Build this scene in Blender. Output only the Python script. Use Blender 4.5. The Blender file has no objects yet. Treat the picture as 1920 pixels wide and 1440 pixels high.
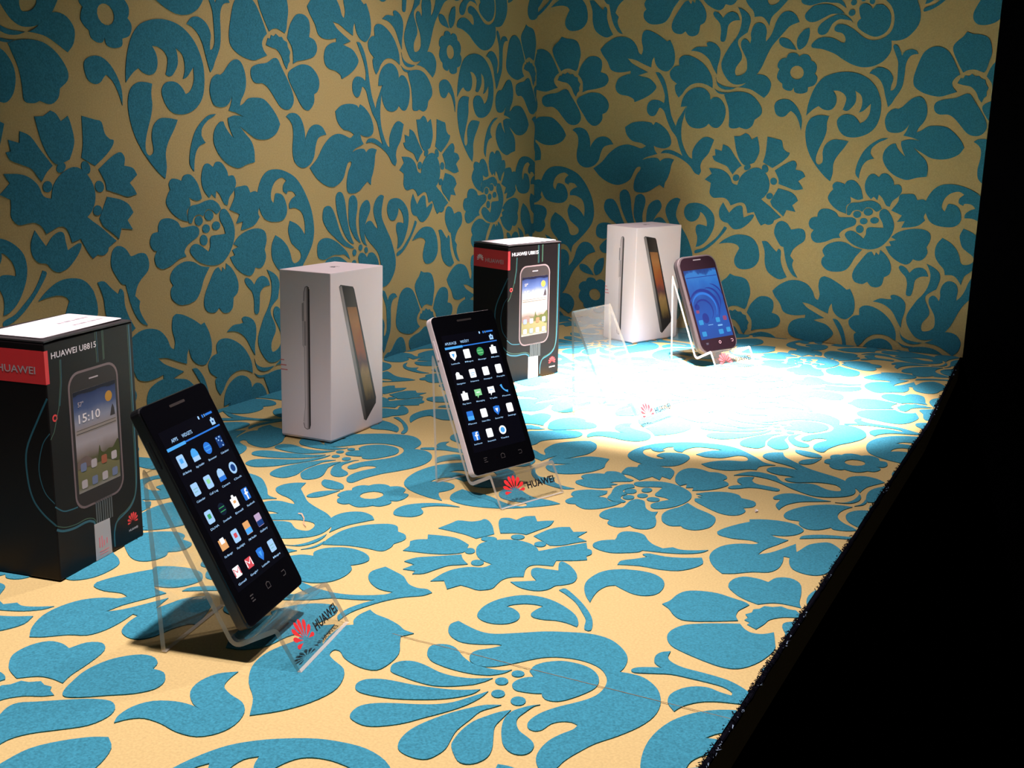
import bpy, bmesh, math, random
from mathutils import Matrix, Vector

random.seed(4)
SC = bpy.context.scene
COL = SC.collection

CAM_LOC = (0.762829, 0.000000, 0.288211)
CAM_RIGHT = (0.882610, 0.469835, 0.015941)
CAM_UP = (-0.122350, 0.196837, 0.972772)
CAM_BACK = (0.453905, -0.860529, 0.231215)
CAM_LENS = 39.2874
DEPTH = 1.50661      # distance to the end wall
WIDTH = 0.62806      # shelf depth, left wall to front edge
LAT_A = (0.557560, 0.001245)
LAT_B = (0.277273, 0.319693)
END_MAP = (0.97451, 0.01804, -0.31411, 0.99438, -0.00955, -0.00658)
FLOOR_MAP = (0.99005, 0.01374, -0.65463, 1.03380, 0.01450, -0.05321)

# ------------------------------------------------------------------ camera, world, lights, exposure
cam_data = bpy.data.cameras.new('camera')
cam = bpy.data.objects.new('camera', cam_data)
COL.objects.link(cam)
cam_data.sensor_width = 36.0
cam_data.lens = CAM_LENS
cam_data.clip_start = 0.01
cam.matrix_world = Matrix(((CAM_RIGHT[0], CAM_UP[0], CAM_BACK[0], CAM_LOC[0]),
                           (CAM_RIGHT[1], CAM_UP[1], CAM_BACK[1], CAM_LOC[1]),
                           (CAM_RIGHT[2], CAM_UP[2], CAM_BACK[2], CAM_LOC[2]),
                           (0, 0, 0, 1)))
SC.camera = cam

world = bpy.data.worlds.new('world')
SC.world = world
world.use_nodes = True
world.node_tree.nodes['Background'].inputs[0].default_value = (0.9, 0.85, 0.8, 1)
world.node_tree.nodes['Background'].inputs[1].default_value = 0.012


def spot(name, loc, aim, power, angle, blend, radius, color):
    d = bpy.data.lights.new(name, 'SPOT')
    d.energy = power
    d.spot_size = math.radians(angle)
    d.spot_blend = blend
    d.shadow_soft_size = radius
    d.color = color
    o = bpy.data.objects.new(name, d)
    COL.objects.link(o)
    o.location = loc
    o.rotation_euler = (Vector(aim) - Vector(loc)).to_track_quat('-Z', 'Y').to_euler()
    return o


# halogen spots in the roof of the niche: wide flood of each lamp, and the hot core of the far one
WARM = (1.0, 0.87, 0.85)
spot('near_spot', (0.38, 0.42, 0.88), (0.38, 0.42, 0.0), 68, 62, 0.8, 0.015, WARM)
spot('far_spot', (0.36, 1.00, 0.88), (0.31, 0.98, 0.0), 23, 86, 0.75, 0.015, WARM)
spot('far_spot_core', (0.40, 1.02, 0.88), (0.375, 1.15, 0.0), 1080, 35, 1.0, 0.015, WARM)

SC.view_settings.view_transform = 'Standard'
SC.view_settings.look = 'None'
SC.view_settings.exposure = 0.0
SC.view_settings.gamma = 1.0
SC.view_settings.use_curve_mapping = False


# ------------------------------------------------------------------ materials
def srgb(r, g, b):
    f = lambda c: (c / 12.92) if c <= 0.04045 else ((c + 0.055) / 1.055) ** 2.4
    return (f(r / 255), f(g / 255), f(b / 255))


MATS = {}


def mat(name, color, rough=0.5, metal=0.0, coat=0.0, spec=0.5, grain=0.0, scale=300.0, bump=0.0, sheen=0.0):
    if name in MATS:
        return MATS[name]
    m = bpy.data.materials.new(name)
    m.use_nodes = True
    nt = m.node_tree
    b = nt.nodes['Principled BSDF']
    b.inputs['Base Color'].default_value = (*color, 1)
    b.inputs['Roughness'].default_value = rough
    b.inputs['Metallic'].default_value = metal
    b.inputs['Specular IOR Level'].default_value = spec
    b.inputs['Coat Weight'].default_value = coat
    b.inputs['Coat Roughness'].default_value = 0.05
    if sheen:
        b.inputs['Sheen Weight'].default_value = sheen
        b.inputs['Sheen Roughness'].default_value = 0.45
        b.inputs['Sheen Tint'].default_value = (0.75, 0.9, 1.0, 1)
    if grain or bump:
        tc = nt.nodes.new('ShaderNodeTexCoord')
        nz = nt.nodes.new('ShaderNodeTexNoise')
        nz.inputs['Scale'].default_value = scale
        nz.inputs['Detail'].default_value = 4
        nt.links.new(tc.outputs['Object'], nz.inputs['Vector'])
        if grain:
            r = nt.nodes.new('ShaderNodeValToRGB')
            r.color_ramp.elements[0].position = 0.25
            r.color_ramp.elements[1].position = 0.75
            r.color_ramp.elements[0].color = (*[c * (1 - grain) for c in color], 1)
            r.color_ramp.elements[1].color = (*[min(1, c * (1 + grain)) for c in color], 1)
            nt.links.new(nz.outputs['Fac'], r.inputs['Fac'])
            nt.links.new(r.outputs['Color'], b.inputs['Base Color'])
        if bump:
            bp = nt.nodes.new('ShaderNodeBump')
            bp.inputs['Strength'].default_value = bump
            bp.inputs['Distance'].default_value = 0.0006
            nt.links.new(nz.outputs['Fac'], bp.inputs['Height'])
            nt.links.new(bp.outputs['Normal'], b.inputs['Normal'])
    MATS[name] = m
    return m


def glow(color, strength=1.0):
    key = 'glow_%.3f_%.3f_%.3f_%.2f' % (*color, strength)
    if key in MATS:
        return MATS[key]
    m = bpy.data.materials.new(key)
    m.use_nodes = True
    nt = m.node_tree
    b = nt.nodes['Principled BSDF']
    b.inputs['Base Color'].default_value = (0.002, 0.002, 0.003, 1)
    b.inputs['Roughness'].default_value = 0.2
    b.inputs['Specular IOR Level'].default_value = 0.2
    b.inputs['Emission Color'].default_value = (*color, 1)
    b.inputs['Emission Strength'].default_value = strength
    MATS[key] = m
    return m


def acrylic(name, tint, gloss, haze):
    """clear sheet: see-through with a Fresnel gloss, a little diffuse haze"""
    m = bpy.data.materials.new(name)
    m.use_nodes = True
    nt = m.node_tree
    for n in list(nt.nodes):
        nt.nodes.remove(n)
    out = nt.nodes.new('ShaderNodeOutputMaterial')
    tr = nt.nodes.new('ShaderNodeBsdfTransparent')
    tr.inputs['Color'].default_value = (*tint, 1)
    gl = nt.nodes.new('ShaderNodeBsdfGlossy')
    gl.inputs['Roughness'].default_value = 0.04
    lw = nt.nodes.new('ShaderNodeLayerWeight')
    lw.inputs['Blend'].default_value = 0.5
    pw = nt.nodes.new('ShaderNodeMath')
    pw.operation = 'POWER'
    nt.links.new(lw.outputs['Facing'], pw.inputs[0])
    pw.inputs[1].default_value = 4.0
    fr = nt.nodes.new('ShaderNodeMath')
    fr.operation = 'MULTIPLY_ADD'
    nt.links.new(pw.outputs[0], fr.inputs[0])
    fr.inputs[1].default_value = gloss
    fr.inputs[2].default_value = 0.04
    mx = nt.nodes.new('ShaderNodeMixShader')
    nt.links.new(fr.outputs[0], mx.inputs[0])
    nt.links.new(tr.outputs[0], mx.inputs[1])
    nt.links.new(gl.outputs[0], mx.inputs[2])
    last = mx
    if haze:
        df = nt.nodes.new('ShaderNodeBsdfDiffuse')
        df.inputs['Color'].default_value = (0.66, 0.62, 0.58, 1)
        m2 = nt.nodes.new('ShaderNodeMixShader')
        m2.inputs[0].default_value = haze
        nt.links.new(mx.outputs[0], m2.inputs[1])
        nt.links.new(df.outputs[0], m2.inputs[2])
        last = m2
    nt.links.new(last.outputs[0], out.inputs['Surface'])
    return m


GROUND = mat('wallpaper_ground', (0.42, 0.312, 0.135), 0.75, grain=0.12, scale=700, bump=0.25, spec=0.25)
FLOCK = mat('teal_flock', (0.030, 0.170, 0.245), 0.95, grain=0.30, scale=800, bump=0.6, spec=0.08, sheen=0.05)
CLOTH_AND_DARKNESS = mat('cloth_and_darkness', (0.0015, 0.0014, 0.0018), 1.0, spec=0.0)  # skirt cloth, and the unlit room beyond painted as black
NAVY_EDGE = mat('frayed_edge', (0.003, 0.003, 0.006), 0.95, spec=0.02)
PALE_FRAY = mat('pale_fray', (0.22, 0.30, 0.42), 0.9, spec=0.1)
SEAM = mat('seam_line', (0.16, 0.11, 0.06), 0.9, spec=0.1)
WHITE_CARD = mat('white_card', (0.80, 0.68, 0.715), 0.5, spec=0.2)
BLACK_CARD = mat('black_card', (0.004, 0.0025, 0.003), 0.4, spec=0.16, grain=0.2, scale=700)
BOX_INSIDE = mat('box_flap', (0.018, 0.014, 0.016), 0.5)
LABEL_WHITE = mat('label_white', (0.62, 0.57, 0.60), 0.5)
PRINT_GREY = mat('print_grey', (0.36, 0.30, 0.32), 0.5)
PRINT_LIGHT = mat('print_light', (0.62, 0.58, 0.60), 0.5)
PRINT_DARK = mat('print_dark', (0.035, 0.028, 0.03), 0.4, spec=0.12)
PRINT_RED = mat('print_red', (0.55, 0.02, 0.025), 0.45)
PRINT_TEAL = mat('print_teal', (0.008, 0.085, 0.125), 0.45)
PRINT_GREEN = mat('print_green', (0.03, 0.08, 0.05), 0.45)
PRINT_STRIPE = mat('print_stripe', (0.055, 0.065, 0.07), 0.45)
RED_INK = mat('red_ink', (0.72, 0.03, 0.035), 0.4)
PINK_INK = mat('pink_ink', (0.66, 0.18, 0.20), 0.5)
BLACK_INK = mat('black_ink', (0.01, 0.01, 0.012), 0.4)
GLASS_BLACK = mat('glass_black', (0.002, 0.002, 0.003), 0.12, spec=0.35)
BODY_BLACK = mat('body_black', (0.004, 0.004, 0.005), 0.32, spec=0.5)
BODY_PALE = mat('body_pale', (0.66, 0.56, 0.58), 0.35, spec=0.5)
BODY_GREY = mat('body_grey', (0.012, 0.009, 0.010), 0.35)
RIM_SILVER = mat('rim_silver', (0.024, 0.018, 0.019), 0.32)
KEY_GREY = mat('key_grey', (0.045, 0.04, 0.042), 0.5)
SHEET = acrylic('acrylic_face', (0.97, 0.975, 0.97), 0.5, 0.012)
EDGE = acrylic('acrylic_edge', (0.85, 0.82, 0.78), 0.8, 0.45)


def ramp_print(name, stops, axis='Y', noise=0.0, nscale=12.0, emit=0.0):
    """flat print whose colour runs along its own UV"""
    if name in MATS:
        return MATS[name]
    m = bpy.data.materials.new(name)
    m.use_nodes = True
    nt = m.node_tree
    b = nt.nodes['Principled BSDF']
    b.inputs['Roughness'].default_value = 0.4
    b.inputs['Specular IOR Level'].default_value = 0.12
    uv = nt.nodes.new('ShaderNodeTexCoord')
    sep = nt.nodes.new('ShaderNodeSeparateXYZ')
    nt.links.new(uv.outputs['UV'], sep.inputs[0])
    r = nt.nodes.new('ShaderNodeValToRGB')
    cr = r.color_ramp
    cr.elements[0].position = stops[0][0]
    cr.elements[0].color = (*stops[0][1], 1)
    cr.elements[1].position = stops[-1][0]
    cr.elements[1].color = (*stops[-1][1], 1)
    for pos, c in stops[1:-1]:
        e = cr.elements.new(pos)
        e.color = (*c, 1)
    src = sep.outputs[axis]
    if noise:
        nz = nt.nodes.new('ShaderNodeTexNoise')
        nz.inputs['Scale'].default_value = nscale
        nz.inputs['Detail'].default_value = 3
        nt.links.new(uv.outputs['UV'], nz.inputs['Vector'])
        mm = nt.nodes.new('ShaderNodeMath')
        mm.operation = 'MULTIPLY_ADD'
        nt.links.new(nz.outputs['Fac'], mm.inputs[0])
        mm.inputs[1].default_value = noise
        nt.links.new(src, mm.inputs[2])
        m2 = nt.nodes.new('ShaderNodeMath')
        m2.operation = 'SUBTRACT'
        nt.links.new(mm.outputs[0], m2.inputs[0])
        m2.inputs[1].default_value = noise * 0.5
        src = m2.outputs[0]
    nt.links.new(src, r.inputs['Fac'])
    if emit:
        b.inputs['Base Color'].default_value = (0.002, 0.002, 0.003, 1)
        b.inputs['Roughness'].default_value = 0.15
        b.inputs['Specular IOR Level'].default_value = 0.15
        nt.links.new(r.outputs['Color'], b.inputs['Emission Color'])
        b.inputs['Emission Strength'].default_value = emit
    else:
        nt.links.new(r.outputs['Color'], b.inputs['Base Color'])
    MATS[name] = m
    return m


# ------------------------------------------------------------------ object helpers
def link(name, me, mats, parent=None):
    o = bpy.data.objects.new(name, me)
    for m in (mats if isinstance(mats, (list, tuple)) else [mats]):
        me.materials.append(m)
    COL.objects.link(o)
    if parent is not None:
        o.parent = parent
    return o


def from_bm(name, bm, mats, parent=None, smooth=False):
    bmesh.ops.recalc_face_normals(bm, faces=bm.faces)
    me = bpy.data.meshes.new(name)
    bm.to_mesh(me)
    bm.free()
    if smooth:
        for p in me.polygons:
            p.use_smooth = True
    return link(name, me, mats, parent)


def thing(name, label, cat, loc=(0, 0, 0), rotz=0.0, group=None, tilt=(0, 0)):
    o = bpy.data.objects.new(name, None)
    COL.objects.link(o)
    o.empty_display_size = 0.02
    o.location = loc
    o.rotation_euler = (tilt[1], tilt[0], rotz)
    o['label'] = label
    o['category'] = cat
    if group:
        o['group'] = group
    return o


def tag(o, label=None, cat=None, group=None, kind=None):
    for k, v in (('label', label), ('category', cat), ('group', group), ('kind', kind)):
        if v:
            o[k] = v
    return o


class Frame:
    """a flat drawing board: millimetres x, y on a surface, z off it"""

    def __init__(self, o, ex, ey):
        self.o, self.ex, self.ey = Vector(o), Vector(ex).normalized(), Vector(ey).normalized()
        self.ez = self.ex.cross(self.ey)

    def p(self, x, y, z=0.0):
        return self.o + (self.ex * x + self.ey * y + self.ez * z) * 0.001


def add_prism(bm, fr, poly, z0, z1, mi=0, uvl=None):
    n = len(poly)
    top = [bm.verts.new(fr.p(x, y, z1)) for x, y in poly]
    bot = [bm.verts.new(fr.p(x, y, z0)) for x, y in poly]
    xs = [p[0] for p in poly]
    ys = [p[1] for p in poly]
    w = max(max(xs) - min(xs), 1e-6)
    h = max(max(ys) - min(ys), 1e-6)
    fs = [bm.faces.new(top)]
    for i in range(n):
        j = (i + 1) % n
        fs.append(bm.faces.new((top[j], top[i], bot[i], bot[j])))
    for f in fs:
        f.material_index = mi
    if uvl is not None:
        for l, (x, y) in zip(fs[0].loops, poly):
            l[uvl].uv = ((x - min(xs)) / w, (y - min(ys)) / h)
    return fs


def prism(name, fr, polys, z0, z1, mats, parent=None):
    """flat piece(s) of print or sheet as one mesh; polys = list of outlines or (outline, material index)"""
    bm = bmesh.new()
    uvl = bm.loops.layers.uv.new('UVMap')
    for q in polys:
        pl, mi = q if isinstance(q, tuple) else (q, 0)
        add_prism(bm, fr, pl, z0 + 0.02 * mi, z1 + 0.02 * mi, mi, uvl)
    return from_bm(name, bm, mats, parent)


def rrect(cx, cy, w, h, r, n=5):
    out = []
    r = min(r, w / 2 - 1e-4, h / 2 - 1e-4)
    for (sx, sy, a0) in ((1, 1, 0), (-1, 1, 90), (-1, -1, 180), (1, -1, 270)):
        for k in range(n + 1):
            a = math.radians(a0 + 90 * k / n)
            out.append((cx + sx * (w / 2 - r) + r * math.cos(a), cy + sy * (h / 2 - r) + r * math.sin(a)))
    return out


def rect(x0, y0, x1, y1):
    return [(x0, y0), (x1, y0), (x1, y1), (x0, y1)]


def disc(cx, cy, r, n=16, ry=None):
    ry = ry or r
    return [(cx + r * math.cos(2 * math.pi * k / n), cy + ry * math.sin(2 * math.pi * k / n)) for k in range(n)]


def ribbon(path, w):
    """outline of a stroke of width w along a path"""
    L, R = [], []
    n = len(path)
    for i in range(n):
        a, b = path[max(i - 1, 0)], path[min(i + 1, n - 1)]
        dx, dy = b[0] - a[0], b[1] - a[1]
        d = math.hypot(dx, dy) or 1
        ww = w(i / (n - 1)) if callable(w) else w
        L.append((path[i][0] - dy / d * ww / 2, path[i][1] + dx / d * ww / 2))
        R.append((path[i][0] + dy / d * ww / 2, path[i][1] - dx / d * ww / 2))
    return L + R[::-1]


def curve_pts(pts, n=5):
    out = []
    for i in range(len(pts) - 1):
        p0, p1, p2, p3 = pts[max(i - 1, 0)], pts[i], pts[i + 1], pts[min(i + 2, len(pts) - 1)]
        for k in range(n):
            t = k / n
            out.append(tuple(0.5 * (2 * p1[c] + (p2[c] - p0[c]) * t + (2 * p0[c] - 5 * p1[c] + 4 * p2[c] - p3[c]) * t * t
                                    + (3 * p1[c] - p0[c] - 3 * p2[c] + p3[c]) * t ** 3) for c in (0, 1)))
    out.append(pts[-1])
    return out


def petals(cx, cy, s):
    """red eight-petal fan emblem, s = width"""
    out = []
    k = s / 20.0
    for ang, ln, wd, off in ((11, 10.6, 3.3, 2.4), (36, 10.2, 3.4, 2.6), (62, 9.4, 3.1, 2.4), (90, 7.0, 2.6, 3.4)):
        for sg in (1, -1):
            a = math.radians(ang) * sg
            d = (math.sin(a), math.cos(a))
            e = (d[1], -d[0])
            pts = []
            for (t, w) in ((0, 0), (0.35, 0.22), (0.7, 0.5), (0.9, 0.42), (1.0, 0.12)):
                pts.append((off + t * ln, w * wd))
            full = pts + [(t, -w) for t, w in pts[::-1][:-1]]
            out.append([(cx + k * (t * d[0] + w * e[0]), cy - 4.5 * k + k * (t * d[1] + w * e[1])) for t, w in full])
    return out


def text(name, s, fr, x, y, h, width, m, parent, z=0.12, shear=0.0, bold=0.012):
    """lettering as real flat geometry, cap height h, fitted to a width (mm)"""
    c = bpy.data.curves.new(name, 'FONT')
    c.body = s
    c.size = 1.0
    c.resolution_u = 2
    c.offset = bold
    t = bpy.data.objects.new(name, c)
    COL.objects.link(t)
    dg = bpy.context.evaluated_depsgraph_get()
    me = bpy.data.meshes.new_from_object(t.evaluated_get(dg))
    bpy.data.objects.remove(t)
    bpy.data.curves.remove(c)
    xs = [v.co.x for v in me.vertices]
    ys = [v.co.y for v in me.vertices]
    if not xs:
        return None
    kx = width / (max(xs) - min(xs)) if width else h / 0.69
    ky = h / 0.69
    x0 = min(xs)
    for v in me.vertices:
        v.co = fr.p(x + (v.co.x - x0) * kx + shear * v.co.y * ky, y + v.co.y * ky, z)
    me.name = name
    return link(name, me, m, parent)


def box_bm(x0, y0, z0, x1, y1, z1, bev=0.0, seg=2):
    bm = bmesh.new()
    bmesh.ops.create_cube(bm, size=1.0)
    for v in bm.verts:
        v.co = Vector((x0 + (v.co.x + .5) * (x1 - x0), y0 + (v.co.y + .5) * (y1 - y0), z0 + (v.co.z + .5) * (z1 - z0)))
    if bev:
        bmesh.ops.bevel(bm, geom=bm.edges[:], offset=bev, segments=seg, affect='EDGES', profile=0.5)
    return bm


# ------------------------------------------------------------------ setting
Y0 = -0.25
ROOF = 0.95
EDGE_X, EDGE_Y, EDGE_END = WIDTH - 0.0004, 1.14, 0.6155      # the front edge runs in a little towards the end wall


def edge_x(y):
    return EDGE_X if y < EDGE_Y else EDGE_X + (EDGE_END - EDGE_X) * (y - EDGE_Y) / (DEPTH - EDGE_Y)


bm = bmesh.new()
add_prism(bm, Frame((0, 0, 0), (1, 0, 0), (0, 1, 0)), [(-30, Y0 * 1000), (EDGE_X * 1000, Y0 * 1000), (EDGE_X * 1000, EDGE_Y * 1000),
                                                       (edge_x(DEPTH + .03) * 1000, DEPTH * 1000 + 30), (-30, DEPTH * 1000 + 30)], -30, 0)
floor = tag(from_bm('floor', bm, GROUND), kind='structure')
wall_left = tag(from_bm('wall_left', box_bm(-0.03, Y0, 0.0, 0.0, DEPTH + 0.03, ROOF), GROUND), kind='structure')
wall_back = tag(from_bm('wall_back', box_bm(0.0, DEPTH, 0.0, 0.6185, DEPTH + 0.03, ROOF), GROUND), kind='structure')
# black surround: the cloth skirt under the shelf, then a panel and ground painted black as darkness of the room beyond
tag(from_bm('trim_1', box_bm(WIDTH - 0.04, Y0, -0.9, WIDTH - 0.016, DEPTH + 0.03, -0.0305), CLOTH_AND_DARKNESS), kind='structure')
bm = bmesh.new()
add_prism(bm, Frame((0, DEPTH + 0.03, 0), (1, 0, 0), (0, 0, 1)), [(560, -900), (2400, -900), (2400, ROOF * 1000), (619, ROOF * 1000), (619, 0), (615.8, 0), (615.8, -31), (560, -31)], 0, 31)
tag(from_bm('darkness_panel', bm, CLOTH_AND_DARKNESS), kind='structure')
tag(from_bm('darkness_ground', box_bm(WIDTH + 0.0005, Y0, -0.93, 2.4, DEPTH, -0.9), CLOTH_AND_DARKNESS), kind='structure')

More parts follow.
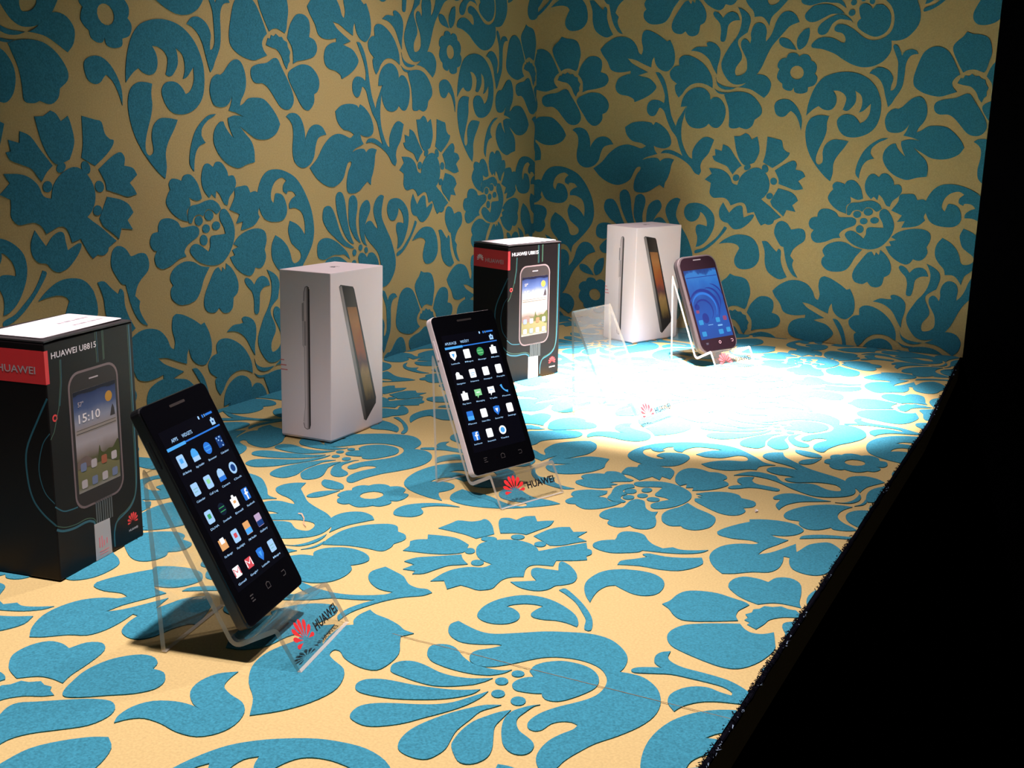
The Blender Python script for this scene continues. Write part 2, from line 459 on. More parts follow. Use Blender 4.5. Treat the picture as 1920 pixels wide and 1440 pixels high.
# flocked wallpaper: one repeat of raised teal motifs, 0.1 mm units, "!" = sharp corner
TILE = """leaf|4007,897 4050,917 4123,902 4191,846 4252,762! 4171,774 4079,796 4021,839
leaf|4398,1035! 4409,969 4393,870 4355,804 4288,766 4252,821 4251,904 4294,978 4343,1019
daisy|4296,679! 4341,707 4400,704 4444,670 4455,629! 4506,607 4541,554 4538,496 4520,467! 4555,429 4560,379 4526,320 4449,294! 4440,234 4350,211 4276,232 4258,291! 4229,249 4175,248 4113,281 4100,336! 4056,366 4020,416 4028,476 4047,518! 4015,552 4024,611 4075,654 4128,662! 4150,712 4211,727 4270,712|4377,478 4372,440 4349,409 4314,392 4272,392 4233,408 4205,439 4192,477 4197,515 4220,546 4256,563 4297,563 4336,546 4365,516
scroll|6791,3237 6811,3298 6895,3333 6986,3326 7073,3268 7145,3167 7183,3057 7180,2937! 7138,3056 7085,3140 7021,3187! 6993,3164 6951,3120 6889,3106 6822,3143
scroll|4460,-67! 4471,66 4509,218 4568,337 4664,430 4815,480 4969,490 5126,458 5252,385 5348,279 5411,132 5422,-16 5395,-149 5329,-243 5224,-304 5106,-328 4992,-311 4916,-246 4875,-154 4883,-95 4931,-52 5007,-38 5078,-54 5134,-97 5170,-147! 5222,-124 5264,-69 5286,-2 5286,100! 5245,55 5199,9 5145,-14! 5173,62 5173,145 5144,211 5070,259! 5089,193 5086,110 5034,34 4985,3 4932,20! 4952,74 4966,158 4929,216 4856,253 4786,256! 4831,189 4841,106 4809,35 4742,7 4670,22 4613,60! 4555,25 4498,-27
scroll|7632,2299! 7546,2364 7406,2513 7300,2682 7246,2870 7250,3007 7295,3094 7380,3138 7468,3140 7536,3130! 7518,3048 7523,2946 7498,2843 7448,2722 7417,2617 7421,2540 7460,2507 7502,2531 7509,2587 7497,2672 7523,2767 7605,2830 7709,2836 7824,2820! 7772,2733 7695,2628 7653,2524 7657,2403
scroll|5506,60! 5457,199 5420,313 5369,394 5296,451 5226,475! 5287,532 5369,549 5455,517 5511,460 5532,395 5518,330 5513,265! 5549,273 5579,331 5583,412 5578,525 5568,622 5524,719 5490,799 5507,826 5547,807 5587,742 5609,686! 5644,742 5715,766 5773,753 5810,710! 5746,702 5701,670 5670,590 5668,461 5658,332 5626,250 5577,168 5543,102
sprig|2933,2899! 2968,2963 2991,3045! 2956,2987 2903,2944 2822,2929 2736,2948 2694,3021 2685,3104 2718,3187 2788,3230 2835,3226! 2885,3256 2936,3309 3004,3364 3083,3381 3145,3342 3188,3246 3192,3148 3161,3066 3111,2999 3093,2946! 3148,2968 3223,3019 3335,3030 3449,3017 3554,2947 3645,2852 3689,2773! 3633,2690 3527,2637 3416,2621 3301,2636 3196,2690 3077,2755! 3147,2688 3239,2609 3280,2511 3279,2403! 3150,2381 3054,2351 2969,2364 2863,2409 2770,2489 2712,2588 2708,2672 2742,2740 2804,2792 2850,2797! 2876,2745 2933,2680 2988,2640! 2946,2714 2918,2787 2916,2829! 3013,2855 3142,2844! 3043,2879
leaf|2754,2865! 2662,2854 2566,2801 2473,2714 2416,2610 2384,2507 2377,2404 2427,2338! 2436,2424 2461,2510 2514,2572 2597,2600! 2568,2629 2544,2666! 2557,2733 2634,2803 2714,2842
petal|782,957! 855,930 949,922 1029,890 1077,813 1099,704 1080,611 1061,517 1035,478! 987,494 922,514 846,506 794,477! 727,579 657,705 639,783 679,846 735,892 765,931
petal|758,453! 727,516 656,642 582,737 481,784 386,777 304,721 259,626 219,482 206,385 231,305 320,241 438,202 552,188 645,213 749,247! 699,294 678,357 708,413
throat|739,350! 771,414! 803,406! 822,446! 862,435! 898,462! 940,435! 986,439! 1013,408! 1065,392! 1075,345! 1112,299! 1095,251! 1101,204! 1073,180! 1052,124! 1012,171 971,250 901,312 821,327
petal|3267,3263 3293,3320 3393,3354 3518,3372 3622,3421 3685,3414 3742,3336 3836,3210 3894,3116 3922,3021 3884,2948 3810,2919 3713,2943 3623,3029 3532,3124 3447,3170 3351,3168 3291,3199
petal|1071,435! 1102,525 1144,595 1232,675 1346,684 1429,635 1446,546 1427,467! 1520,438 1559,359 1506,279 1371,238 1234,216 1154,185! 1157,275 1138,356
petal|3840,3259 3872,3310 3964,3352 4078,3384 4217,3366 4324,3287 4357,3198 4323,3117 4260,3086! 4260,3005 4195,2933 4115,2920 4030,2979 3955,3079 3879,3179
leaf|3790,2850! 3848,2883 3942,2885 4026,2837 4078,2736 4091,2634 4081,2562! 4107,2645 4183,2739 4285,2773 4390,2746 4459,2667! 4373,2654 4305,2621 4264,2538 4235,2434 4169,2360 4065,2324 3970,2341 3896,2410 3878,2524 3895,2648 3890,2751 3851,2811
sprig|1410,773! 1496,861 1626,934 1760,946 1884,907 1967,820 2005,733 2051,703! 2068,781 2039,896 2054,1002 2106,1034! 2195,1010 2329,942 2419,880! 2465,897! 2521,798 2551,684 2538,569 2468,492 2404,486 2325,520 2267,588 2243,678! 2214,626 2205,535! 2092,578 1956,636 1840,655! 1915,587 2052,519 2161,471! 2090,451 2014,428! 2081,412 2193,384 2274,317 2300,259 2229,180 2123,119 2036,83 1982,64! 1963,107 1876,145 1763,163 1692,212 1676,291 1716,380 1814,430 1897,446! 1899,489! 1789,469 1677,469 1584,507 1533,606 1448,704
stem|5047,3669! 5113,3660 5196,3554 5250,3400 5283,3245 5326,3089 5402,2944! 5428,3033 5476,3112 5542,3220! 5511,3074 5488,2937 5500,2781 5553,2645 5625,2539 5681,2512! 5674,2610 5719,2709 5798,2790 5881,2816 5978,2780! 5944,2678 5909,2589 5831,2498 5806,2418 5822,2350 5794,2296! 5727,2326 5656,2412 5565,2478 5453,2533 5319,2573 5199,2569! 5251,2614 5360,2618 5471,2579 5535,2542! 5476,2662 5423,2798 5340,2894 5265,3029 5214,3146 5145,3193 5116,3144 5076,3084 5010,3078 4955,3140 4962,3239 5029,3295 5128,3291 5206,3253! 5210,3360 5157,3495 5084,3611
sprig|4160,2318! 4294,2416 4402,2543 4534,2639 4668,2674 4782,2658 4896,2626 4971,2664! 4891,2702 4755,2727 4659,2815 4630,2914! 4739,2977 4894,3000 5028,2984 5063,2951! 5097,2996! 5183,2958 5287,2873 5346,2756 5334,2677 5249,2638 5139,2650 5088,2672! 5108,2609 5149,2559! 5080,2538 4971,2504 4924,2466! 5016,2496 5148,2505 5200,2459! 5248,2495 5324,2508 5408,2491! 5374,2420 5359,2320 5323,2218 5293,2166 5283,2091! 5214,2136! 5154,2099 5047,2032 4936,2012 4833,2031 4815,2133 4852,2257 4904,2330 4901,2370 4846,2358 4805,2295 4755,2191 4656,2125 4543,2099 4403,2133 4271,2209
petal|2644,137! 2596,204 2579,291 2609,320! 2518,387 2491,473 2550,541 2624,560! 2617,646 2678,693 2784,688 2903,636 3003,561 3084,457 3123,363 3130,268! 3033,315 2926,333 2822,313 2742,254 2694,186
petal|5458,3209! 5481,3325 5559,3423 5682,3472 5789,3454 5863,3389 5884,3309! 5943,3348 6028,3324 6098,3231 6117,3126 6085,3011 6018,2942 5944,2949 5883,2996! 5828,2946 5724,2924 5616,2950 5545,3036 5528,3133 5553,3220!
petal|6075,3382! 6165,3412 6307,3423 6431,3397 6538,3323 6618,3212 6616,3128 6531,3060! 6507,2983 6430,2934 6326,2959! 6266,2939 6182,2956 6173,3070 6152,3203 6113,3297
petal|3499,282! 3587,330 3679,424 3777,452 3879,425 3947,333 3927,222 3864,150! 3779,201 3674,256 3571,277
sepal|3166,411! 3197,345 3283,298 3387,281 3469,280! 3389,252 3286,255 3200,307
sepal|3158,259! 3216,228 3290,213 3362,214! 3302,191 3218,203
leaf|2779,756! 2869,806 2973,806 3021,811! 3001,853 3051,871 3147,833 3204,758 3203,646 3180,552 3178,445! 3119,533 3048,646 2949,721 2853,750
stem|3064,1233 3092,1260 3156,1231 3206,1172! 3258,1230 3337,1252 3410,1218 3447,1144! 3357,1136 3290,1082 3278,981 3256,879 3194,889 3194,1019 3166,1111 3099,1177
scroll|4258,1111! 4211,1191 4140,1240 4053,1242 3987,1190 3942,1103 3921,1023 3881,932 3827,868! 3824,918 3829,999 3800,1072 3740,1107 3679,1101 3633,1048 3614,971 3624,902 3615,840! 3574,890 3528,906 3489,868 3493,799 3535,726 3581,646 3598,554 3588,490 3532,444 3458,432 3435,471 3439,532 3472,587 3511,644 3510,706 3475,780 3444,842 3447,899 3503,949 3566,989! 3585,1064 3597,1140 3570,1212 3496,1270 3406,1309! 3442,1247 3470,1176 3471,1090 3450,998 3405,909 3337,822 3290,741 3248,657 3232,586 3248,510 3292,434 3356,361 3443,319 3552,328 3647,367 3726,437 3793,534 3835,634 3878,736 3929,828 4008,920 4081,1005 4142,1066
scroll|3857,1072! 3881,1177 3974,1268 4083,1389 4169,1507 4204,1636 4195,1761 4158,1896 4087,2028 4006,2138 3912,2225 3792,2283 3646,2320 3496,2315 3395,2260 3325,2155 3300,2037 3335,1919 3402,1829 3523,1791 3668,1793 3742,1844 3759,1918 3732,2001 3685,2060 3613,2079 3579,2070 3563,2022 3550,1979! 3512,2019 3511,2086 3543,2158 3602,2212 3695,2236 3762,2201! 3711,2156 3707,2094 3765,2064! 3780,2092 3862,2084 3914,2038! 3844,2008 3797,1957 3799,1911! 3885,1912 3978,1876 4026,1816 4049,1722 4046,1611! 3987,1684 3908,1742 3802,1782! 3769,1695 3785,1618 3818,1546 3886,1494 3956,1442 3968,1380 3919,1337 3851,1329 3814,1366 3792,1440 3744,1523 3666,1595 3563,1650! 3508,1575 3489,1488 3505,1399 3559,1321 3625,1254 3647,1182! 3733,1187 3795,1153
petal|5125,1897 5196,1924 5244,1897 5266,1833 5243,1771 5188,1700 5146,1610 5144,1517 5161,1438 5194,1394! 5138,1416 5086,1467 5064,1517 5052,1554 5041,1638 5042,1731 5058,1816 5087,1863
petal|4880,1974 4933,1992 4984,1966 5011,1908 5006,1829 4981,1729 4980,1637 5005,1544 5043,1477 5066,1441! 5013,1461 4957,1499 4948,1510 4887,1589 4845,1679 4838,1783 4845,1880 4854,1942
petal|4630,2022 4678,2041 4728,2021 4767,1956 4786,1876 4800,1776 4827,1667 4860,1563 4904,1484 4933,1441! 4880,1452 4814,1499 4745,1579 4685,1681 4636,1790 4609,1897 4605,1977
petal|4393,1878 4443,1897 4501,1891 4555,1841 4605,1751 4647,1656 4697,1566 4757,1499 4843,1447 4937,1395! 4862,1398 4757,1430 4655,1487 4558,1553 4475,1609 4406,1681 4364,1755 4368,1828
petal|4281,1512 4340,1542 4413,1550 4493,1536 4589,1497 4676,1449 4753,1394 4812,1343 4853,1270! 4806,1299 4748,1333 4661,1340 4553,1348 4476,1334 4391,1313 4326,1320 4274,1343 4253,1393 4256,1460
petal|4413,1297 4471,1318 4558,1327 4652,1317 4732,1280 4788,1247 4835,1204! 4743,1205 4664,1201 4584,1164 4497,1121 4425,1105 4363,1123 4327,1164 4332,1214
petal|4952,1097! 4921,1119 4852,1132 4788,1139 4738,1120 4689,1078 4662,1023 4637,979 4603,953 4551,949 4514,976 4508,1027 4544,1086 4613,1136 4680,1171 4756,1196 4826,1193 4881,1164 4920,1135
dot|5189,1315 5168,1312 5149,1321 5138,1340 5140,1361 5155,1376 5175,1380 5195,1371 5205,1352 5203,1330
dot|5078,1353 5054,1348 5034,1356 5023,1375 5027,1397 5043,1415 5067,1420 5088,1411 5098,1392 5094,1370
dot|4958,1307 4935,1302 4914,1311 4903,1330 4907,1352 4923,1370 4946,1375 4967,1366 4978,1346 4974,1324
dot|4948,1179 4922,1174 4899,1183 4887,1205 4891,1229 4910,1248 4936,1253 4959,1244 4971,1222 4967,1197
petal|5227,1304! 5297,1306 5361,1267 5414,1195 5428,1105 5415,1029 5371,966 5305,928 5233,921 5151,950 5070,994 5022,1037 5009,1089 5030,1125 5053,1141! 5037,1171 5020,1230 5017,1280 5055,1318 5105,1319 5154,1293 5184,1255!
scroll|5546,1949! 5488,1968 5411,1937 5354,1876 5328,1787 5359,1690 5403,1611 5409,1572! 5352,1610 5291,1668 5237,1679 5184,1657 5152,1615 5145,1556 5184,1487 5258,1419 5328,1366 5393,1310 5438,1243 5467,1150 5469,1063 5442,981 5380,918 5297,883 5198,880 5117,909 5039,963 4972,1013 4894,1056 4823,1076 4764,1073 4728,1046 4726,1009 4755,984 4821,970 4863,935 4882,888 4874,849! 4827,854 4757,890 4680,915 4595,918 4524,901 4468,861 4442,817 4459,789! 4519,781 4581,774 4677,745 4774,706 4881,639 5009,577 5130,548 5248,558 5353,602 5420,661 5464,736 5469,805 5458,872! 5523,870 5612,890 5681,936 5751,1019 5783,1105 5778,1204 5737,1315 5678,1437 5588,1561 5508,1680 5493,1768 5518,1871
scroll|5821,1300! 5876,1316 5953,1372 6015,1460 6061,1562 6076,1660 6055,1761 5988,1838 5899,1892 5794,1914 5688,1901 5634,1861 5611,1788 5628,1719 5665,1671 5721,1648 5780,1660 5824,1699 5850,1753 5850,1793! 5889,1774 5938,1719 5964,1652 5966,1596! 5906,1613 5837,1616 5804,1579 5808,1513 5833,1449 5837,1374
stem|6222,1615! 6261,1589 6202,1500 6117,1400 6013,1303 5917,1242 5819,1210 5811,1243 5850,1266 5931,1294 6023,1366 6114,1448 6180,1539
scroll|6158,1369! 6238,1436 6350,1498 6464,1520 6590,1504 6670,1456 6724,1385 6725,1385 6756,1273 6750,1168 6682,1082 6576,1046 6475,1052 6416,1106 6403,1180 6431,1260 6465,1330! 6430,1371 6344,1393 6239,1386
tulip|6179,1943! 6226,1873 6277,1804! 6340,1875 6412,1912 6459,1899 6472,1830 6489,1752! 6597,1800 6635,1792 6601,1721 6525,1642 6447,1595 6363,1586 6301,1629 6268,1664 6197,1680 6147,1727 6129,1801 6140,1869
petal|6263,2836! 6348,2840! 6422,2884! 6472,2861 6516,2799! 6590,2844! 6615,2772 6637,2652 6611,2564 6575,2495! 6466,2453! 6419,2471 6355,2547 6307,2657 6284,2748
petal|6114,2723! 6206,2685 6299,2570 6369,2487 6402,2449! 6340,2400 6284,2327! 6248,2367 6200,2428 6113,2463 6012,2500 5970,2562! 6018,2569! 6002,2658! 6102,2633!
petal|6732,2846! 6864,2817 6935,2798 6963,2702 7017,2654! 7056,2645 7039,2598 6965,2525 6838,2437! 6773,2469 6698,2508! 6724,2609 6730,2709
petal|7063,2527 7128,2543 7166,2496 7154,2428! 7251,2406 7297,2345! 7205,2279! 7253,2225 7280,2178! 7173,2161 7056,2196 6941,2230! 6934,2297 6872,2406! 6988,2485
petal|6942,2172! 7087,2141 7180,2093 7227,2021! 7154,1957! 7208,1873! 7081,1891! 7045,1803! 6961,1871 6885,1925 6845,1995! 6883,2060
bloom|6364,2186! 6398,2298 6490,2386 6610,2433 6702,2404 6776,2328 6815,2233 6809,2137 6765,2057 6716,2015! 6766,1978 6862,1913 6947,1842 7016,1790! 6922,1739! 6908,1701 6851,1675 6800,1690! 6746,1660! 6696,1723 6631,1838! 6539,1815! 6511,1904 6472,1949 6403,1951 6291,1907! 6248,1970 6190,2003 6114,2003 6030,1998 5971,2059 5976,2137 5979,2197! 5885,2242! 5983,2325! 5935,2399! 6073,2393 6169,2363 6246,2298 6288,2211
dot|6502,2400 6473,2391 6449,2397 6438,2416 6444,2441 6467,2462 6496,2472 6520,2466 6531,2446 6524,2421
dot|6358,2246 6329,2239 6304,2249 6291,2273 6294,2300 6315,2322 6343,2329 6369,2319 6382,2295 6378,2267
dot|6765,2375 6737,2372 6710,2389 6693,2419 6692,2451 6709,2473 6736,2477 6763,2460 6781,2429 6781,2397
dot|6894,2219 6865,2215 6838,2228 6823,2255 6826,2284 6845,2305 6873,2310 6900,2296 6916,2270 6913,2240
dot|6852,2025 6823,2020 6797,2030 6784,2053 6789,2080 6809,2099 6838,2105 6864,2094 6877,2071 6872,2045
petal|2314,1879! 2216,1907 2113,1976 2050,2067 2077,2144 2111,2183! 2096,2239 2139,2282 2216,2273 2256,2256! 2289,2304 2373,2312 2456,2238 2494,2147 2510,2083! 2446,2065 2388,2082! 2344,2102! 2356,2028 2304,1978
petal|2613,2085! 2538,2168 2517,2278 2553,2382 2615,2408 2684,2369! 2724,2417 2798,2411 2871,2332 2886,2278! 2959,2282 2994,2211 2957,2135 2891,2077 2862,2001! 2815,2017 2759,2106 2708,2150! 2697,2075! 2646,2118!
petal|2886,1956! 2964,2072 2973,2155 3062,2174 3152,2173 3196,2103! 3275,2116 3329,2065 3328,1974 3301,1899 3324,1855! 3251,1786 3146,1756 3038,1744! 3074,1829! 2975,1814! 3029,1900!
petal|2924,1615! 3008,1686 3148,1733 3292,1742 3395,1703 3418,1613 3381,1518! 3402,1446 3363,1368 3303,1336 3229,1352! 3198,1299 3137,1275 3031,1314 2930,1390 2864,1489! 2936,1503! 2903,1557! 2992,1582!
petal|2641,1387 2567,1286 2494,1165 2475,1067 2521,994 2619,974 2681,1012! 2735,955 2811,947 2872,987 2889,1088! 2950,1127 2970,1205 2941,1297 2875,1386 2804,1437! 2793,1370! 2752,1405! 2738,1356! 2695,1410!
petal|2571,1425! 2454,1448 2354,1498 2237,1509 2107,1461 2047,1379 2084,1305! 2049,1263 2056,1186 2142,1116 2259,1106 2372,1135 2440,1218 2487,1317
petal|2452,1799 2405,1833 2338,1835 2224,1831 2180,1886 2079,1927 1983,1921 1939,1871 1935,1813! 1859,1799 1826,1730 1852,1664 1904,1639! 1870,1579 1897,1503 1969,1470 2084,1498 2176,1543 2271,1559! 2247,1605 2298,1666 2389,1710 2443,1742
petal|2325,1866! 2316,1950 2357,2018 2468,2034 2560,2058 2652,2063 2731,2021 2765,1968! 2704,1927 2644,1966 2568,1975 2519,1916! 2460,1936 2396,1917 2363,1863
petal|2742,1920 2774,1963 2830,1962 2893,1892 2942,1784 2936,1672 2875,1555 2791,1474 2683,1437 2550,1446 2411,1502 2325,1591 2339,1640 2394,1663 2452,1648 2534,1597 2570,1571! 2596,1629 2598,1695 2633,1722 2726,1723 2814,1725! 2793,1793 2748,1864
dot|2509,1881 2502,1854 2477,1836 2445,1834 2417,1849 2404,1875 2411,1902 2436,1920 2468,1922 2496,1907
dot|2656,1922 2648,1893 2620,1874 2584,1871 2552,1887 2537,1915 2546,1944 2574,1963 2610,1965 2642,1950
dot|2600,1799 2593,1774 2570,1758 2539,1756 2512,1769 2500,1792 2507,1817 2530,1834 2561,1836 2588,1822
dot|2744,1817 2736,1793 2710,1776 2676,1774 2646,1787 2633,1810 2641,1835 2667,1852 2702,1854 2731,1841
dot|2561,1693 2555,1662 2531,1642 2500,1640 2473,1657 2460,1686 2466,1717 2490,1737 2521,1739 2548,1722
tulip|1363,1563 1382,1681 1448,1729 1531,1701 1592,1623! 1638,1630 1696,1644 1767,1629 1800,1554 1782,1476 1698,1411 1644,1349 1612,1268! 1667,1213! 1653,1153 1680,1077 1743,980! 1677,1007 1608,1090 1557,1204 1526,1320 1511,1382! 1469,1394 1412,1468
leaf|1201,1437! 1272,1439 1350,1366 1420,1308! 1447,1353 1482,1317 1487,1199 1528,1084 1593,976! 1501,938 1396,973 1307,1045 1266,1161 1254,1299"""
FLOCK_H = 0.0007


def smooth(pts, cor):
    n = len(pts)
    out = []
    for i in range(n):
        p0, p1, p2, p3 = pts[i - 1], pts[i], pts[(i + 1) % n], pts[(i + 2) % n]
        d = p2 - p1
        if cor[i]:
            p0 = p1 - d * 0.6
        if cor[(i + 1) % n]:
            p3 = p2 + d * 0.6
        L = d.length
        t1, t2 = (p2 - p0) / 2, (p3 - p1) / 2
        t1 = t1 * min(1, 1.3 * L / max(t1.length, 1e-9))
        t2 = t2 * min(1, 1.3 * L / max(t2.length, 1e-9))
        k = 3 if L > 0.0035 else 2
        for j in range(k):
            s = j / k
            out.append(p1 * (2 * s ** 3 - 3 * s ** 2 + 1) + t1 * (s ** 3 - 2 * s ** 2 + s) + p2 * (3 * s ** 2 - 2 * s ** 3) + t2 * (s ** 3 - s ** 2))
    return out


motifs = []
for row in TILE.strip().split('\n'):
    parts = row.split('|')
    pts, cor = [], []
    for tk in parts[1].split():
        cor.append(tk.endswith('!'))
        a, b = tk.rstrip('!').split(',')
        pts.append(Vector((int(a) * 1e-4, int(b) * 1e-4)))
    out = smooth(pts, cor)
    if len(parts) > 2:      # ring: cut the hole in through a hairline slit
        hole = [Vector((int(a) * 1e-4, int(b) * 1e-4)) for a, b in (t.split(',') for t in parts[2].split())]
        area = lambda q: sum(q[i].x * q[(i + 1) % len(q)].y - q[(i + 1) % len(q)].x * q[i].y for i in range(len(q)))
        if area(out) * area(hole) > 0:
            hole.reverse()
        i, j = min(((i, j) for i in range(len(out)) for j in range(len(hole))), key=lambda ij: (out[ij[0]] - hole[ij[1]]).length)
        out = out[:i + 1] + hole[j:] + hole[:j + 1] + out[i:]
    motifs.append((parts[0], out))


def clip(poly, lo, hi):
    for ax, lim, sg in ((0, lo[0], 1), (0, hi[0], -1), (1, lo[1], 1), (1, hi[1], -1)):
        res = []
        for i in range(len(poly)):
            a, b = poly[i - 1], poly[i]
            da, db = (a[ax] - lim) * sg, (b[ax] - lim) * sg
            if (da >= 0) != (db >= 0):
                t = da / (da - db)
                res.append((a[0] + (b[0] - a[0]) * t, a[1] + (b[1] - a[1]) * t))
            if db >= 0:
                res.append(b)
        poly = res
        if len(poly) < 3:
            return []
    return poly


CAM_V = Vector(CAM_LOC)
CR, CU, CB = Vector(CAM_RIGHT), Vector(CAM_UP), Vector(CAM_BACK)


def in_frame(P, m=0.0):
    d = P - CAM_V
    z = -d.dot(CB)
    if z < 0.05:
        return False
    k = CAM_LENS / 36 / z
    return abs(d.dot(CR) * k) < 0.5 + m and abs(d.dot(CU) * k) < 0.375 + m


def cut(poly, a, b):
    """keep what lies left of the line a -> b"""
    side = lambda q: (b[0] - a[0]) * (q[1] - a[1]) - (b[1] - a[1]) * (q[0] - a[0])
    res = []
    for i in range(len(poly)):
        p, q = poly[i - 1], poly[i]
        sp, sq = side(p), side(q)
        if (sp >= 0) != (sq >= 0):
            t = sp / (sp - sq)
            res.append((p[0] + (q[0] - p[0]) * t, p[1] + (q[1] - p[1]) * t))
        if sq >= 0:
            res.append(q)
    return res


def paper(parent, to_plane, lo, hi, origin, e1, e2, nrm, line=None):
    """lay the repeat over one surface; in view each motif is a part, the rest is joined"""
    seen, rest = [], []
    for m in range(-7, 8):
        for n in range(-7, 8):
            off = (m * LAT_A[0] + n * LAT_B[0], m * LAT_A[1] + n * LAT_B[1])
            for name, pts in motifs:
                q = [to_plane(p.x + off[0], p.y + off[1]) for p in pts]
                if max(a[0] for a in q) < lo[0] or min(a[0] for a in q) > hi[0] or max(a[1] for a in q) < lo[1] or min(a[1] for a in q) > hi[1]:
                    continue
                q = clip(q, lo, hi)
                if line:
                    q = cut(q, *line)
                # drop doubled points
                r = []
                for a in q:
                    if not r or (a[0] - r[-1][0]) ** 2 + (a[1] - r[-1][1]) ** 2 > 1e-10:
                        r.append(a)
                if len(r) < 3:
                    continue
                ar = abs(sum(r[i][0] * r[(i + 1) % len(r)][1] - r[(i + 1) % len(r)][0] * r[i][1] for i in range(len(r)))) / 2
                if ar < 2e-7:
                    continue
                P3 = [origin + e1 * a[0] + e2 * a[1] for a in r]
                cen = sum(P3, Vector()) / len(P3)
                vis = any(in_frame(P) for P in P3)
                rec = (ar / max((cen - CAM_V).length_squared, 0.01), name, P3)
                (seen if vis else rest).append(rec)
    seen.sort(key=lambda t: -t[0])
    parts, rest = seen[:290], rest + seen[290:]

    def raise_motif(bm, P3):
        lift = FLOCK_H - 0.00012 * random.random()      # pile never quite level, so overlapping tips do not share a plane
        top = [bm.verts.new(P + nrm * lift) for P in P3]
        bot = [bm.verts.new(P) for P in P3]
        f = bm.faces.new(top)
        f.normal_update()
        if f.normal.dot(nrm) < 0:
            f.normal_flip()
        for i in range(len(P3)):
            j = (i + 1) % len(P3)
            bm.faces.new((top[i], top[j], bot[j], bot[i]))
    for _, name, P3 in parts:
        bm = bmesh.new()
        raise_motif(bm, P3)
        from_bm('flocked_' + name, bm, FLOCK, parent)
    if rest:
        bm = bmesh.new()
        for _, name, P3 in rest:
            raise_motif(bm, P3)
        o = from_bm('flocked_pattern', bm, FLOCK, parent)
        o['kind'] = 'stuff'


X, Y, Z = Vector((1, 0, 0)), Vector((0, 1, 0)), Vector((0, 0, 1))
em, fm = END_MAP, FLOOR_MAP
paper(wall_left, lambda u, v: (u, v), (Y0, 0.0005), (DEPTH, 0.70), Vector((0, 0, 0)), Y, Z, X)
paper(wall_back, lambda u, v: (u * em[0] + em[1] * v + em[2], v * em[3] + em[4] * u + em[5]), (0.0005, 0.0005), (0.6185, 0.70),
      Vector((0, DEPTH, 0)), X, Z, -Y)
paper(floor, lambda u, v: (-(v * fm[0] + fm[1] * u + fm[2]), u * fm[3] + fm[4] * v + fm[5]), (0.0005, Y0), (EDGE_X, DEPTH - 0.0005),
      Vector((0, 0, 0)), X, Y, Z, ((EDGE_X, EDGE_Y), (EDGE_END, DEPTH)))
G = FLOCK_H + 0.0001          # things stand on the flock

# seam where two strips of the covering meet, and the frayed front edge
fr = Frame((0, 0, FLOCK_H), (1, 0, 0), (0, 1, 0))
prism('seam', fr, [ribbon([(430, 489.4), (523, 491.2), (590, 493.2), (627.5, 494.6)], 0.45)], 0.0, 0.05, SEAM, floor)
bm = bmesh.new()
N = 240
prev = None
for i in range(N + 1):
    y = Y0 + (DEPTH - 0.002 - Y0) * i / N
    rr = 0.0016 + 0.0008 * random.random()
    ring = []
    for k in range(7):
        a = math.radians(-70 + 30 * k)
        ring.append(bm.verts.new((edge_x(y) + 0.0003 + rr * math.cos(a), y, -0.0022 + rr * math.sin(a))))
    if prev:
        for k in range(6):
            bm.faces.new((prev[k], prev[k + 1], ring[k + 1], ring[k]))
    prev = ring
from_bm('folded_edge', bm, NAVY_EDGE, floor)
# dark threads where the cut flock frays, paler ones where the paper core shows
PALE_AT = ((0.425, 0.475), (0.485, 0.515), (0.535, 0.55), (0.585, 0.612), (0.622, 0.648), (0.70, 0.722), (0.90, 0.93), (1.18, 1.23), (1.38, 1.45))
bm = bmesh.new()
bm2 = bmesh.new()
for i in range(2600):
    y = random.uniform(0.30, DEPTH - 0.01)
    pale = any(p < y < q for p, q in PALE_AT)
    if not pale and (math.sin(y * 37) + math.sin(y * 91 + 1)) < random.uniform(-1.2, 2.2):
        continue
    b = bm2 if pale and random.random() < 0.35 else bm
    x = edge_x(y) + (random.uniform(-0.0016, 0.0006) if b is bm else random.uniform(0.0008, 0.0020))
    L = random.uniform(0.0015, 0.0042)
    a = random.uniform(-1.2, 1.2) if b is bm else random.choice((-1, 1)) * random.uniform(1.2, 1.9)
    P = Vector((x, y, random.uniform(0.0004, 0.0010) if b is bm else random.uniform(-0.0020, -0.0006)))
    t = Vector((math.cos(a), math.sin(a), random.uniform(-0.5, 0.1))) * L
    w = Vector((-math.sin(a), math.cos(a), 0)) * (0.00035 if b is bm else 0.0005)
    up = Vector((0, 0, 0.0004))
    v = [b.verts.new(q) for q in (P - w, P + w, P + up, P + t)]
    b.faces.new((v[0], v[2], v[3]))
    b.faces.new((v[2], v[1], v[3]))
    b.faces.new((v[0], v[3], v[1]))
tag(from_bm('frayed_thread', bm, NAVY_EDGE, floor), kind='stuff')
tag(from_bm('pale_frayed_thread', bm2, PALE_FRAY, floor), kind='stuff')


# ------------------------------------------------------------------ phone boxes
BW_, BD, BH = 54.5, 86.0, 152.5       # mm


def box_thing(name, label, corner, az, tilt=(0, 0)):
    c, s = math.cos(az), math.sin(az)
    cx = corner[0] + (c * BD / 2 - s * BW_ / 2) * 0.001
    cy = corner[1] + (s * BD / 2 + c * BW_ / 2) * 0.001
    t = thing(name, label, 'box', (cx, cy, G), az, tilt=tilt)
    R = Frame((-BD / 2000, -BW_ / 2000, 0), X, Z)
    Lf = Frame((-BD / 2000, BW_ / 2000, 0), -Y, Z)
    T = Frame((-BD / 2000, -BW_ / 2000, BH / 1000), X, Y)
    return t, R, Lf, T


